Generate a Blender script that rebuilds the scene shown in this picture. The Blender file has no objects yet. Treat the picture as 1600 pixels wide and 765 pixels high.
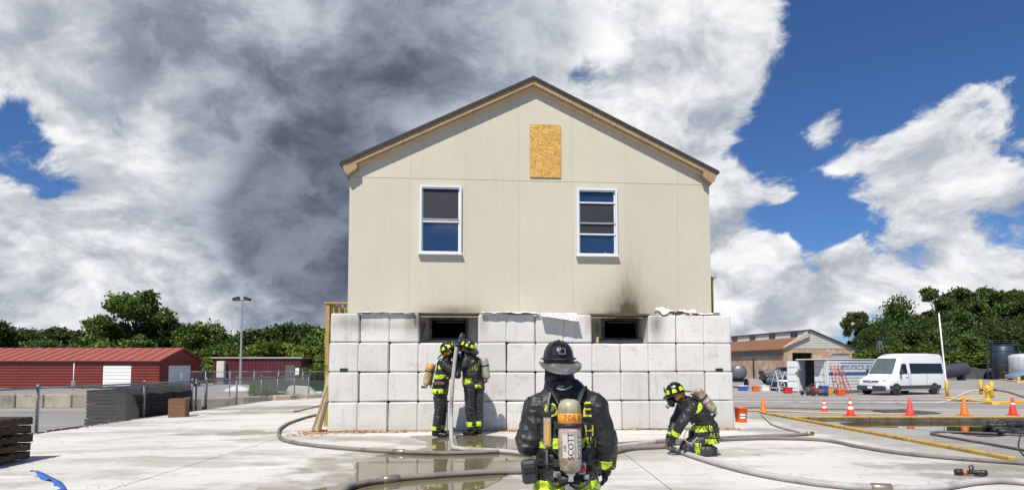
import bpy, bmesh, math, random
import numpy as np
from mathutils import Vector, Matrix, noise as mnoise
R = math.radians
random.seed(7); rng = np.random.default_rng(7)
sc = bpy.context.scene
COL = sc.collection

# ------------------------------------------------------------------ camera
F = 900.0; TH = R(3.0); V0 = 525.0; CZ = 1.35            # focal length in 1600-px units, pitch, optical centre, eye height
cam_d = bpy.data.cameras.new('camera'); cam = bpy.data.objects.new('camera', cam_d); COL.objects.link(cam)
cam.location = (0, 0, CZ); cam.rotation_euler = (R(90) + TH, 0, 0)
cam_d.sensor_fit = 'HORIZONTAL'; cam_d.sensor_width = 36; cam_d.lens = F / 1600 * 36
cam_d.shift_y = (V0 - 382.5) / 1600; cam_d.clip_end = 2000; cam_d.clip_start = 0.05
sc.camera = cam
_c, _s = math.cos(TH), math.sin(TH)
def ray(u, v):
    up = -(v - V0) / F
    return Vector(((u - 800) / F, _c - _s * up, _s + _c * up))
def at(u, v, Y):                                         # survey: a sight line followed to a known distance
    d = ray(u, v); k = Y / d.y
    return Vector((d.x * k, Y, CZ + d.z * k))
def gp(u, v, z=0.0):                                     # survey: a sight line followed down to the ground
    d = ray(u, v); k = (z - CZ) / d.z
    return Vector((d.x * k, d.y * k, z))

# ------------------------------------------------------------------ node helpers
class NT:
    def __init__(s, tree): s.t = tree
    def n(s, typ, **kw):
        nd = s.t.nodes.new(typ)
        for k, v in kw.items():
            if k.startswith('i_'):
                key = k[2:]; key = int(key) if key.isdigit() else key.replace('_', ' ')
                s.put(nd.inputs[key], v)
            else: setattr(nd, k, v)
        return nd
    def put(s, sock, v):
        if isinstance(v, bpy.types.NodeSocket): s.t.links.new(v, sock)
        else:
            if sock.type == 'RGBA' and len(v) == 3: v = (*v, 1)
            sock.default_value = v
    def m(s, op, a, b=0.0, c=None, clamp=False):
        nd = s.t.nodes.new('ShaderNodeMath'); nd.operation = op; nd.use_clamp = clamp
        s.put(nd.inputs[0], a); s.put(nd.inputs[1], b)
        if c is not None: s.put(nd.inputs[2], c)
        return nd.outputs[0]
    def v(s, op, a, b=(0, 0, 0)):
        nd = s.t.nodes.new('ShaderNodeVectorMath'); nd.operation = op
        s.put(nd.inputs[0], a)
        if op == 'SCALE': s.put(nd.inputs[3], b)
        else: s.put(nd.inputs[1], b)
        return nd.outputs['Value'] if op in ('DOT_PRODUCT', 'LENGTH', 'DISTANCE') else nd.outputs[0]
    def noise(s, vec, scale, detail=4, rough=.5, dist=0.0):
        nd = s.n('ShaderNodeTexNoise'); nd.inputs['Scale'].default_value = scale
        nd.inputs['Detail'].default_value = detail; nd.inputs['Roughness'].default_value = rough
        nd.inputs['Distortion'].default_value = dist
        if vec is not None: s.put(nd.inputs['Vector'], vec)
        return nd.outputs['Fac']
    def ss(s, x, lo, hi, a=0.0, b=1.0):
        nd = s.n('ShaderNodeMapRange'); nd.interpolation_type = 'SMOOTHSTEP'
        s.put(nd.inputs[0], x)
        for i, q in enumerate((lo, hi, a, b)): s.put(nd.inputs[i + 1], q)
        return nd.outputs[0]
    def mix(s, f, a, b, mode='MIX'):
        nd = s.n('ShaderNodeMix'); nd.data_type = 'RGBA'; nd.blend_type = mode
        s.put(nd.inputs[0], f); s.put(nd.inputs[6], a); s.put(nd.inputs[7], b)
        return nd.outputs[2]
    def vmul(s, vec, t):
        return s.v('MULTIPLY', vec, t)

# ------------------------------------------------------------------ sun and sky
SUN = Vector((-0.40, -1.0, 1.50)).normalized()           # towards the sun: high, behind the camera and to its left
sun_d = bpy.data.lights.new('sun', 'SUN'); sun = bpy.data.objects.new('sun', sun_d); COL.objects.link(sun)
sun_d.energy = 5.0; sun_d.angle = R(0.5); sun_d.color = (1.0, 0.94, 0.84)
sun.rotation_euler = SUN.to_track_quat('Z', 'Y').to_euler(); sun.location = (-20, -20, 40)
w = bpy.data.worlds.new('World'); sc.world = w; w.use_nodes = True
W = NT(w.node_tree); w.node_tree.nodes.clear()
sky = W.n('ShaderNodeTexSky'); sky.sky_type = 'NISHITA'; sky.sun_disc = False
sky.sun_elevation = math.asin(SUN.z); sky.sun_rotation = math.atan2(SUN.x, SUN.y)
sky.air_density = 1.0; sky.dust_density = 0.3; sky.ozone_density = 3.0
D = W.n('ShaderNodeTexCoord').outputs['Generated']
def px_dir(u, v): return ray(u, v).normalized()
def blob(u, v, sig, amp):                                # where the big cloud masses and the clear gaps stand in the sky
    dt = W.v('DOT_PRODUCT', D, tuple(px_dir(u, v)))
    return W.m('MULTIPLY', W.m('EXPONENT', W.m('MULTIPLY', W.m('SUBTRACT', dt, 1.0), 2 / R(sig) ** 2)), amp)
def total(lst):
    t = None
    for b in lst:
        q = blob(*b); t = q if t is None else W.m('ADD', t, q)
    return t
sx = W.n('ShaderNodeSeparateXYZ'); W.put(sx.inputs[0], D)
zz = W.m('ADD', W.m('MAXIMUM', sx.outputs[2], -0.02), 0.72)
cp = W.n('ShaderNodeCombineXYZ')
W.put(cp.inputs[0], W.m('DIVIDE', sx.outputs[0], zz)); W.put(cp.inputs[1], W.m('DIVIDE', sx.outputs[1], zz))
W.put(cp.inputs[2], W.m('MULTIPLY', sx.outputs[2], 0.9))
P = cp.outputs[0]
warp = W.n('ShaderNodeTexNoise'); warp.inputs['Scale'].default_value = 3.4; warp.inputs['Detail'].default_value = 4; W.put(warp.inputs['Vector'], P)
PW = W.v('ADD', P, W.v('SCALE', W.v('SUBTRACT', warp.outputs['Color'], (.5, .5, .5)), .20))
def billow(vec, det):                                    # heaped, cauliflower-like masses
    nd = W.n('ShaderNodeTexVoronoi'); nd.feature = 'F1'; nd.inputs['Scale'].default_value = 5.6; nd.inputs['Detail'].default_value = det
    nd.inputs['Roughness'].default_value = .52; nd.inputs['Lacunarity'].default_value = 2.2
    nd.normalize = True
    W.put(nd.inputs['Vector'], vec); return W.m('SUBTRACT', .5, nd.outputs['Distance'])
def field(vec, det):
    return W.m('ADD', W.m('MULTIPLY', W.m('SUBTRACT', W.noise(vec, 4.6, det + 5, .60, .1), .5), 1.9), W.m('MULTIPLY', billow(vec, det), .55))
n_big = W.noise(P, 1.9, 3, .5, .3)
n_fine = field(PW, 3.0)
n_soft = field(W.v('ADD', PW, (-0.018, -0.012, 0.045)), 1.0)
cover = total([(430, 180, 26, .36), (700, 60, 18, .30), (120, 330, 14, .26), (1060, 120, 8, .24), (1270, 195, 2.6, .16), (1215, 300, 1.8, .14), (1205, 395, 2.0, .16), (1300, 330, 2.0, .10), (990, 250, 8, .22), (1130, 330, 4.5, .22), (1140, 30, 6, .22), (1150, 400, 5, .16),
               (1450, 220, 6.0, .26), (1370, 265, 4.5, .24), (1540, 150, 5, .24), (1600, 100, 4, .2), (1440, 375, 4.5, .22), (1340, 430, 4.5, .20), (1580, 400, 5, .24), (1170, 465, 6, .24), (1260, 470, 5, .18), (1275, 205, 3.0, .20), (1225, 298, 1.5, .2), (1205, 392, 1.6, .16), (300, 440, 11, .24), (60, 60, 10, .22), (320, 165, 7, .22), (120, 480, 8, .24), (450, 480, 8, .26), (520, 400, 8, .2), (1400, 500, 7, .16), (1180, 500, 6, .14), (960, 200, 8, .10), (840, 60, 9, .14), (1550, 500, 7, .12),
               (1420, 20, 10, -.40), (1235, 230, 4, -.22), (1590, 10, 8, -.25), (1270, 350, 4.2, -.26), (955, 95, 4.4, -.36), (895, 125, 2.2, -.28),
               (45, 215, 3.6, -.40), (85, 262, 2.4, -.30), (10, 190, 2.6, -.28), (90, 390, 3, -.20), (1240, 130, 3.2, -.25), (1530, 325, 3.0, -.16), (1230, 410, 3, -.2)])
dens = W.m('ADD', W.m('ADD', W.m('MULTIPLY', W.m('SUBTRACT', n_big, .5), .55), n_fine), W.m('SUBTRACT', cover, .27))
alpha = W.ss(dens, -.01, .16)
thick = W.ss(dens, .02, .34)
relief = W.m('SUBTRACT', n_fine, n_soft)                  # sunny side against shaded side of each heap
lit = W.m('ADD', W.m('MULTIPLY', W.ss(relief, -.24, .26), .66), W.m('MULTIPLY', W.ss(W.noise(PW, 9.5, 7, .62), .30, .70), .36), clamp=True)
dark = W.m('ADD', total([(470, 380, 7.5, .72), (530, 408, 4.5, .55), (400, 350, 6, .26), (330, 170, 9, .20), (480, 100, 9, .27), (650, 140, 8, .34), (560, 240, 7, .26), (720, 20, 9, .30), (200, 40, 7, .22), (880, 10, 6, .18), (470, 300, 6, .20),
               (90, 330, 11, -.32), (60, 430, 10, -.08), (1060, 180, 11, -.30), (1450, 250, 13, -.34), (1200, 440, 12, -.18), (250, 460, 7, -.16)]), W.m('MULTIPLY', W.m('SUBTRACT', W.noise(PW, 2.8, 5, .55), .5), 1.15))
shade = W.m('MULTIPLY', thick, W.m('ADD', dark, .12), clamp=True)
ccol = W.mix(lit, (.34, .385, .46), (1.0, 1.0, 1.0))
ccol = W.mix(W.ss(shade, .04, .46), ccol, W.mix(lit, (.19, .225, .285), (.62, .66, .72)))
ccol = W.mix(W.ss(shade, .46, .95), ccol, W.mix(lit, (.075, .095, .14), (.25, .29, .37)))
bg1 = W.n('ShaderNodeBackground'); W.put(bg1.inputs[0], W.mix(.55, sky.outputs[0], W.mix(1.0, sky.outputs[0], (.20, .70, 1.42), 'MULTIPLY'))); bg1.inputs[1].default_value = 0.07
bg2 = W.n('ShaderNodeBackground'); W.put(bg2.inputs[0], ccol); bg2.inputs[1].default_value = 0.88
ms = W.n('ShaderNodeMixShader'); W.put(ms.inputs[0], alpha)
w.node_tree.links.new(bg1.outputs[0], ms.inputs[1]); w.node_tree.links.new(bg2.outputs[0], ms.inputs[2])
wo = W.n('ShaderNodeOutputWorld'); w.node_tree.links.new(ms.outputs[0], wo.inputs[0])
w.cycles.sampling_method = 'MANUAL'; w.cycles.sample_map_resolution = 512
sc.view_settings.view_transform = 'Standard'; sc.view_settings.look = 'None'; sc.view_settings.gamma = 1.0
sc.view_settings.use_curve_mapping = False
sc.view_settings.exposure = 0.20
sc.cycles.max_bounces = 4; sc.cycles.diffuse_bounces = 3; sc.cycles.glossy_bounces = 3; sc.cycles.transparent_max_bounces = 16

# ------------------------------------------------------------------ materials
MATS = {}
def base_mat(name):
    m = bpy.data.materials.new(name); m.use_nodes = True
    t = NT(m.node_tree); b = m.node_tree.nodes['Principled BSDF']
    MATS[name] = m
    return m, t, b
def bump(t, b, h, strength=.3, dist=.01):
    nd = t.n('ShaderNodeBump'); nd.inputs['Strength'].default_value = strength; nd.inputs['Distance'].default_value = dist
    t.put(nd.inputs['Height'], h); t.t.links.new(nd.outputs[0], b.inputs['Normal'])
def M(name, col, rough=.6, var=.18, vs=3.0, bs=0.0, bscale=30, bdist=.006, metal=0.0, orand=0.0, dirt=None, dscale=1.2, dthr=.58, spec=.5, alpha=None):
    if name in MATS: return MATS[name]
    m, t, b = base_mat(name)
    p = t.n('ShaderNodeNewGeometry').outputs['Position']
    n1 = t.noise(p, vs, 5, .6)
    c = t.mix(n1, tuple(x * (1 - var * 1.6) for x in col), tuple(min(1, x * (1 + var * 1.3)) for x in col))
    if orand:
        oi = t.n('ShaderNodeObjectInfo').outputs['Random']
        k = t.m('ADD', t.m('MULTIPLY', oi, 2 * orand), 1 - orand)
        kk = t.n('ShaderNodeCombineColor'); [t.put(kk.inputs[i], k) for i in range(3)]
        c = t.mix(1.0, c, kk.outputs[0], 'MULTIPLY')
    if dirt:
        dn = t.noise(p, dscale, 8, .65)
        c = t.mix(t.ss(dn, dthr - .08, dthr + .12, 0, .85), c, dirt)
    t.put(b.inputs['Base Color'], c)
    t.put(b.inputs['Roughness'], t.m('ADD', t.m('MULTIPLY', t.noise(p, vs * 3, 3), .16), rough - .08, clamp=True))
    b.inputs['Metallic'].default_value = metal; b.inputs['Specular IOR Level'].default_value = spec
    if bs: bump(t, b, t.noise(p, bscale, 6, .65), bs, bdist)
    return m

# ------------------------------------------------------------------ mesh helpers
class MB:
    def __init__(s): s.v = []; s.f = []; s.mi = []; s.sm = []
    def add(s, vs, fs, m=0, sm=False, X=None):
        o = len(s.v)
        s.v += [tuple(X @ Vector(q)) if X is not None else tuple(q) for q in vs]
        s.f += [tuple(i + o for i in f) for f in fs]; s.mi += [m] * len(fs); s.sm += [sm] * len(fs)
        return s
    def box(s, c, d, m=0, X=None, ch=0.0, rz=0.0):
        x, y, z = (q / 2 for q in d)
        T = Matrix.Translation(Vector(c)) @ Matrix.Rotation(rz, 4, 'Z')
        if X is not None: T = X @ T
        if not ch:
            vs = [(i * x, j * y, k * z) for i in (-1, 1) for j in (-1, 1) for k in (-1, 1)]
            fs = [(0, 1, 3, 2), (4, 6, 7, 5), (0, 4, 5, 1), (2, 3, 7, 6), (0, 2, 6, 4), (1, 5, 7, 3)]
            return s.add(vs, fs, m, False, T)
        vs = []; idx = {}
        for i in (-1, 1):
            for j in (-1, 1):
                for k in (-1, 1):
                    for a in range(3):
                        q = [i * (x - ch), j * (y - ch), k * (z - ch)]; q[a] = (i * x, j * y, k * z)[a]
                        idx[(i, j, k, a)] = len(vs); vs.append(tuple(q))
        g = lambda i, j, k, a: idx[(i, j, k, a)]
        fs = []
        for sg in (-1, 1):
            fs.append([g(sg, -1, -1, 0), g(sg, 1, -1, 0), g(sg, 1, 1, 0), g(sg, -1, 1, 0)][::sg])
            fs.append([g(-1, sg, -1, 1), g(1, sg, -1, 1), g(1, sg, 1, 1), g(-1, sg, 1, 1)][::-sg])
            fs.append([g(-1, -1, sg, 2), g(1, -1, sg, 2), g(1, 1, sg, 2), g(-1, 1, sg, 2)][::sg])
        for i in (-1, 1):
            for j in (-1, 1):
                fs.append((g(i, j, -1, 0), g(i, j, 1, 0), g(i, j, 1, 1), g(i, j, -1, 1)))
                fs.append((g(i, -1, j, 0), g(i, 1, j, 0), g(i, 1, j, 2), g(i, -1, j, 2)))
                fs.append((g(-1, i, j, 1), g(1, i, j, 1), g(1, i, j, 2), g(-1, i, j, 2)))
                for k in (-1, 1): fs.append((g(i, j, k, 0), g(i, j, k, 1), g(i, j, k, 2)))
        return s.add(vs, [tuple(f) for f in fs], m, False, T)
    def bar(s, a, b, w, h, m=0, ch=0.0, up=(0, 0, 1)):                # a square bar from a to b
        a = Vector(a); b = Vector(b); d = (b - a); L = d.length; d.normalize()
        u = Vector(up)
        if abs(d.dot(u)) > .98: u = Vector((0, 1, 0))
        sd = d.cross(u).normalized(); u2 = sd.cross(d)
        X = Matrix(((d.x, sd.x, u2.x, 0), (d.y, sd.y, u2.y, 0), (d.z, sd.z, u2.z, 0), (0, 0, 0, 1)))
        return s.box((0, 0, 0), (L, w, h), m, Matrix.Translation((a + b) / 2) @ X, ch)
    def tube(s, path, r, n=8, m=0, cap=True, flat=1.0, sm=True):
        path = [Vector(p) for p in path]; rs = r if isinstance(r, (list, tuple)) else [r] * len(path)
        vs = []; fs = []; pu = None
        for i, p in enumerate(path):
            d = (path[min(i + 1, len(path) - 1)] - path[max(i - 1, 0)]).normalized()
            if pu is None: pu = Vector((0, 0, 1)) if abs(d.z) < .9 else Vector((0, 1, 0))
            sd = d.cross(pu).normalized(); pu = sd.cross(d).normalized()
            for k in range(n):
                an = 2 * math.pi * k / n
                vs.append(tuple(p + sd * math.cos(an) * rs[i] + pu * math.sin(an) * rs[i] * flat))
        for i in range(len(path) - 1):
            for k in range(n):
                a, b = i * n + k, i * n + (k + 1) % n
                fs.append((a, b, b + n, a + n))
        if cap:
            fs.append(tuple(range(n))[::-1]); fs.append(tuple(range((len(path) - 1) * n, len(path) * n)))
        return s.add(vs, fs, m, sm)
    def lathe(s, prof, n=20, m=0, X=None, sx=1.0, sy=1.0, sm=True, cap=True):
        vs = []; fs = []
        for r, z in prof:
            for k in range(n):
                a = 2 * math.pi * k / n; vs.append((r * math.cos(a) * sx, r * math.sin(a) * sy, z))
        for i in range(len(prof) - 1):
            for k in range(n):
                a, b = i * n + k, i * n + (k + 1) % n
                fs.append((a, b, b + n, a + n))
        if cap:
            fs.append(tuple(range(n))[::-1]); fs.append(tuple(range((len(prof) - 1) * n, len(prof) * n)))
        return s.add(vs, fs, m, sm, X)
    def prism(s, pts, ax, a0, a1, m=0, X=None):                        # polygon pts (2d) extruded along axis ax
        n = len(pts)
        def mk(p, q): return {'x': (q, p[0], p[1]), 'y': (p[0], q, p[1]), 'z': (p[0], p[1], q)}[ax]
        vs = [mk(p, a0) for p in pts] + [mk(p, a1) for p in pts]
        fs = [tuple(range(n))[::-1], tuple(range(n, 2 * n))] + [(i, (i + 1) % n, (i + 1) % n + n, i + n) for i in range(n)]
        return s.add(vs, fs, m, False, X)
    def mesh(s, name, mats):
        me = bpy.data.meshes.new(name); me.from_pydata(s.v, [], s.f)
        for q in (mats if isinstance(mats, (list, tuple)) else [mats]): me.materials.append(q)
        me.polygons.foreach_set('material_index', s.mi); me.polygons.foreach_set('use_smooth', s.sm)
        bm = bmesh.new(); bm.from_mesh(me); bmesh.ops.recalc_face_normals(bm, faces=bm.faces); bm.to_mesh(me); bm.free()
        return me
    def build(s, name, mats, parent=None, loc=None):
        return obj(name, s.mesh(name, mats), parent, loc)
def obj(name, me, parent=None, loc=None, rz=0.0):
    o = bpy.data.objects.new(name, me); COL.objects.link(o); o.parent = parent
    if loc is not None: o.location = loc
    if rz: o.rotation_euler.z = rz
    return o
def empty(name, label, cat, loc=(0, 0, 0), rz=0.0, group=None):
    o = obj(name, None, None, loc, rz); o.empty_display_size = .2
    return tag(o, label, cat, group)
def tag(o, label, cat, group=None):
    o['label'] = label; o['category'] = cat
    if group: o['group'] = group
    return o
def struct(o): o['kind'] = 'structure'; return o
def stuff(o): o['kind'] = 'stuff'; return o
def copy_tree(o, parent=None):
    c = o.copy(); COL.objects.link(c); c.parent = parent
    for ch in [q for q in COL.objects if q.parent == o]: copy_tree(ch, c)
    return c
def frame(fwd, up=(0, 0, 1), loc=(0, 0, 0)):                           # local y = fwd, local z ~ up
    y = Vector(fwd).normalized(); x = y.cross(Vector(up)).normalized(); z = x.cross(y)
    X = Matrix(((x.x, y.x, z.x, 0), (x.y, y.y, z.y, 0), (x.z, y.z, z.z, 0), (0, 0, 0, 1)))
    return Matrix.Translation(Vector(loc)) @ X
def axis_frame(a, b):                                                  # local z runs from a to b
    z = (Vector(b) - Vector(a)).normalized(); t = Vector((0, -1, 0)) if abs(z.y) < .9 else Vector((1, 0, 0))
    x = t.cross(z).normalized(); y = z.cross(x)
    return Matrix.Translation(Vector(a)) @ Matrix(((x.x, y.x, z.x, 0), (x.y, y.y, z.y, 0), (x.z, y.z, z.z, 0), (0, 0, 0, 1)))
_txt = {}
def text_geo(s, size):                                                 # lettering as flat faces, centred on x
    if s not in _txt:
        cu = bpy.data.curves.new('t', 'FONT'); cu.body = s; cu.align_x = 'CENTER'; cu.size = 1; cu.resolution_u = 2
        o = bpy.data.objects.new('t', cu); COL.objects.link(o)
        dg = bpy.context.evaluated_depsgraph_get(); me = o.evaluated_get(dg).to_mesh()
        _txt[s] = ([tuple(q.co) for q in me.vertices], [tuple(p.vertices) for p in me.polygons])
        o.evaluated_get(dg).to_mesh_clear(); bpy.data.objects.remove(o); bpy.data.curves.remove(cu)
    v, f = _txt[s]
    return [(x * size, y * size, 0) for x, y, z in v], f
def spline(pts, step=6):                                               # Catmull-Rom through the points
    pts = [Vector(p) for p in pts]; out = []
    for i in range(len(pts) - 1):
        p0, p1, p2, p3 = pts[max(i - 1, 0)], pts[i], pts[i + 1], pts[min(i + 2, len(pts) - 1)]
        for k in range(step):
            t = k / step
            out.append(.5 * ((2 * p1) + (p2 - p0) * t + (2 * p0 - 5 * p1 + 4 * p2 - p3) * t * t + (3 * p1 - p0 - 3 * p2 + p3) * t ** 3))
    return out + [pts[-1]]

# named colours
white = M('white paint', (.78, .78, .77), .4, .05, 2); galv = M('galvanised steel', (.20, .225, .25), .5, .2, 6, metal=.5)
black = M('black rubber', (.02, .02, .022), .55, .3, 8); dkmetal = M('dark metal', (.035, .037, .042), .4, .3, 6, metal=.3)
pine = M('weathered pine', (.33, .23, .125), .75, .28, 5, .4, 40, dirt=(.13, .085, .045), dscale=5, dthr=.62)
treated = M('treated lumber', (.36, .25, .08), .75, .25, 5, .4, 40, dirt=(.14, .10, .04), dscale=4)
yel = M('yellow paint', (.72, .44, .045), .55, .15, 3, .2, 25, dirt=(.25, .18, .08), dscale=3, dthr=.60)
orange = M('orange plastic', (.75, .10, .012), .45, .1, 4)
red = M('red plastic', (.55, .03, .02), .45, .15, 4); blue = M('blue plastic', (.03, .11, .42), .45, .15, 5)
glass_dark = M('dark window glass', (.008, .010, .013), .05, .1, 3, spec=.7)
# ================================================================== THE GROUND
def asphalt():
    m, t, b = base_mat('faded asphalt')
    p = t.n('ShaderNodeNewGeometry').outputs['Position']
    q = t.v('MULTIPLY', p, (.35, 1.0, 1.0))
    c = t.mix(t.noise(q, .35, 6, .6), (.21, .20, .185), (.41, .39, .36))
    c = t.mix(t.ss(t.noise(q, 1.1, 8, .7), .52, .68, 0, .8), c, (.15, .145, .135))
    c = t.mix(t.ss(t.noise(t.v('MULTIPLY', p, (.06, .5, 1)), 1.0, 3, .5), .52, .60, 0, .7), c, (.43, .40, .35))
    c = t.mix(t.m('MULTIPLY', t.noise(p, 60, 3, .7), .35), c, (.09, .09, .088))
    t.put(b.inputs['Base Color'], c); b.inputs['Roughness'].default_value = .82
    bump(t, b, t.noise(p, 45, 5, .7), .35, .01)
    return m
def slab_mat():
    m, t, b = base_mat('bright concrete')
    p = t.n('ShaderNodeNewGeometry').outputs['Position']
    c = t.mix(t.noise(p, .45, 6, .6), (.48, .46, .42), (.70, .69, .665))
    c = t.mix(t.ss(t.noise(t.v('MULTIPLY', p, (.5, 1.2, 1)), .75, 9, .68), .47, .64, 0, .85), c, (.34, .32, .28))
    c = t.mix(t.ss(t.noise(t.v('ADD', p, (31, 5, 0)), 1.6, 9, .72), .58, .70, 0, .7), c, (.30, .275, .23))
    c = t.mix(t.ss(t.noise(t.v('MULTIPLY', p, (.35, 1.6, 1)), 1.9, 10, .75), .57, .70, 0, .85), c, (.20, .19, .175))
    c = t.mix(t.ss(t.noise(t.v('MULTIPLY', p, (.25, 1.2, 1)), 2.6, 7, .7), .56, .66, 0, .6), c, (.80, .785, .76))
    vo = t.n('ShaderNodeTexVoronoi'); vo.feature = 'DISTANCE_TO_EDGE'; vo.inputs['Scale'].default_value = .33
    wv = t.n('ShaderNodeTexNoise'); wv.inputs['Scale'].default_value = 1.3; wv.inputs['Detail'].default_value = 6
    t.put(vo.inputs['Vector'], t.v('ADD', p, t.v('SCALE', wv.outputs['Color'], .8)))
    crack = t.ss(vo.outputs['Distance'], .0, .006, 1, 0)
    c = t.mix(t.m('MULTIPLY', crack, t.ss(t.noise(p, .4, 3), .5, .62, 0, .35)), c, (.20, .19, .165))
    # damp strip along the right-hand edge and scuffed wear marks
    sx_ = t.n('ShaderNodeSeparateXYZ'); t.put(sx_.inputs[0], p)
    wetn = t.m('ADD', t.m('MULTIPLY', t.noise(p, .8, 5, .6), 2.6), sx_.outputs[0])
    c = t.mix(t.ss(wetn, 7.35, 8.1, 0, .62), c, (.235, .21, .165))
    c = t.mix(t.m('MULTIPLY', t.noise(p, 75, 4, .7), .22), c, (.36, .34, .31))
    # dried and drying water marks: each has its own place, size and ragged edge
    rag = t.m('SUBTRACT', t.noise(p, 1.7, 8, .66), .5); wet = None
    for (u, v, rx, ry, amp) in ((690, 722, 2.0, 1.9, 1.0), (640, 765, 2.0, 1.2, .9), (760, 690, 1.5, .8, .9), (590, 684, 1.3, .5, .7), (370, 675, 1.3, .45, .95), (440, 634, 2.6, 1.2, .9), (395, 641, 2.2, .7, .8), (1080, 706, 1.6, .55, .55), (985, 712, 1.0, .5, .5), (1500, 727, 1.5, .38, .9), (1590, 744, 1.2, .45, .9), (230, 716, 1.6, .35, .5), (330, 724, 1.4, .30, .5), (480, 760, 1.2, .5, .5), (1200, 672, .8, .7, .6)):
        g0 = gp(u, v); d_ = t.v('LENGTH', t.v('MULTIPLY', t.v('SUBTRACT', p, tuple(g0)), (1 / rx, 1 / ry, 0)))
        q = t.m('MULTIPLY', t.ss(t.m('ADD', d_, t.m('MULTIPLY', rag, 2.6)), .55, 1.15, 1, 0), amp)
        wet = q if wet is None else t.m('MAXIMUM', wet, q)
    c = t.mix(t.m('MULTIPLY', wet, .78), c, (.235, .205, .15))
    t.put(b.inputs['Base Color'], c); t.put(b.inputs['Roughness'], t.m('SUBTRACT', .78, t.m('MULTIPLY', wet, .32)))
    bump(t, b, t.noise(p, 38, 7, .7), .25, .008)
    return m
ASPH = asphalt(); SLAB = slab_mat()
LOT = -0.5
def gz(X, Y):
    if X > 5.2 and Y < 19.0: return -.45
    if X > 5.2: return -.30 - .20 * min(1, max(0, (Y - 19.05) / 17))
    return LOT
xs = [-900, -300, -120, -60, -30, -15, -11, -6, 0, 5.19, 5.21, 8, 12, 18, 25, 35, 50, 80, 140, 300, 900]
ys = [-60, -10, 0, 8, 14, 18.98, 19.06, 22, 25, 28, 31, 34, 37, 45, 60, 90, 140, 300, 1200]
g = MB(); nx = len(xs)
g.add([(x, y, gz(x, y)) for y in ys for x in xs], [(j * nx + i, j * nx + i + 1, (j + 1) * nx + i + 1, (j + 1) * nx + i) for j in range(len(ys) - 1) for i in range(nx - 1)])
struct(g.build('ground', ASPH))

def zs(X, Y): return -.187 * max(0, 6.0 - Y) - .02 * max(0, -X - 5) - .02 * max(0, X - 5)
slab = struct(obj('concrete_pavement', None)); slab.empty_display_size = .2
XJ = [-10.55, -4.42, 1.75, 7.42]; YJ = [0.4, 6.0, 18.2, 25.0, 33.5]
for i in range(3):
    for j in range(4):
        if i == 2 and j >= 2: continue
        x0, x1, y0, y1 = XJ[i] + .007, XJ[i + 1] - .007, YJ[j] + .007, YJ[j + 1] - .007
        if j >= 2 and i == 1: x1 = -3.0
        nx_, ny_ = 8, 14; mb = MB()
        gx = [x0 + (x1 - x0) * k / nx_ for k in range(nx_ + 1)]; gy = [y0 + (y1 - y0) * k / ny_ for k in range(ny_ + 1)]
        top = [(x, y, zs(x, y)) for y in gy for x in gx]; n_ = nx_ + 1
        fs = [(b * n_ + a, b * n_ + a + 1, (b + 1) * n_ + a + 1, (b + 1) * n_ + a) for b in range(ny_) for a in range(nx_)]
        rim = list(range(n_)) + [k * n_ + nx_ for k in range(1, ny_ + 1)] + [ny_ * n_ + k for k in range(nx_ - 1, -1, -1)] + [k * n_ for k in range(ny_ - 1, 0, -1)]
        o_ = len(top); vs = top + [(top[k][0], top[k][1], top[k][2] - .5) for k in rim]
        fs += [(rim[k], rim[(k + 1) % len(rim)], o_ + (k + 1) % len(rim), o_ + k) for k in range(len(rim))]
        mb.add(vs, fs); mb.build('slab_panel', SLAB, slab)

# ---- puddles
def puddle_mat(name, col, rough):
    m, t, b = base_mat(name)
    p = t.n('ShaderNodeNewGeometry').outputs['Position']
    t.put(b.inputs['Base Color'], t.mix(t.noise(p, 2.2, 6, .6), tuple(x * .7 for x in col), tuple(x * 1.35 for x in col)))
    b.inputs['Roughness'].default_value = rough; b.inputs['IOR'].default_value = 1.4
    bump(t, b, t.noise(p, 6, 3, .5), .04, .004)
    return m
PUD = puddle_mat('standing water on concrete', (.15, .125, .075), .05); PUD2 = puddle_mat('water on asphalt', (.03, .03, .028), .04)
DAMP = M('damp concrete', (.30, .275, .215), .35, .18, 2.5, .15, 30)
def puddle(name, pts, z, mat, jag=.05, holes=None):
    pts = spline([Vector((p[0], p[1], 0)) for p in pts] + [Vector((pts[0][0], pts[0][1], 0))], 10)[:-1]
    out = []
    for p in pts:
        nz = mnoise.noise(Vector((p.x * 3.2, p.y * 3.2, 3))) * jag * 2 + mnoise.noise(Vector((p.x * 9, p.y * 9, 7))) * jag
        out.append((p.x + nz, p.y + nz * .8, z))
    bm = bmesh.new(); vs = [bm.verts.new(q) for q in out]; f = bm.faces.new(vs); bmesh.ops.triangulate(bm, faces=[f])
    me = bpy.data.meshes.new(name); bm.to_mesh(me); bm.free(); me.materials.append(mat)
    if me.polygons[0].normal.z < 0: me.flip_normals()
    return struct(obj(name, me))
def gpx(*pp, z=0.0): return [gp(u, v, z)[:2] for u, v in pp]
puddle('puddle', gpx((640, 681), (700, 679), (770, 680), (806, 688), (818, 700), (835, 714), (832, 726), (800, 738), (775, 752), (735, 766), (600, 770), (480, 768), (530, 756), (556, 740), (558, 724), (590, 711), (655, 702), (668, 692)), .005, PUD, .04)
puddle('puddle', gpx((1310, 660), (1400, 657), (1600, 657), (1660, 664), (1600, 676), (1540, 682), (1470, 674), (1400, 668), (1330, 666), z=-.45), -.444, PUD2, .08)
puddle('puddle', gpx((1360, 640), (1385, 638), (1440, 641), (1470, 645), (1410, 646), z=-.3), -.30, M('oil stain', (.05, .048, .045), .5, .2, 3), .1)

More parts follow.
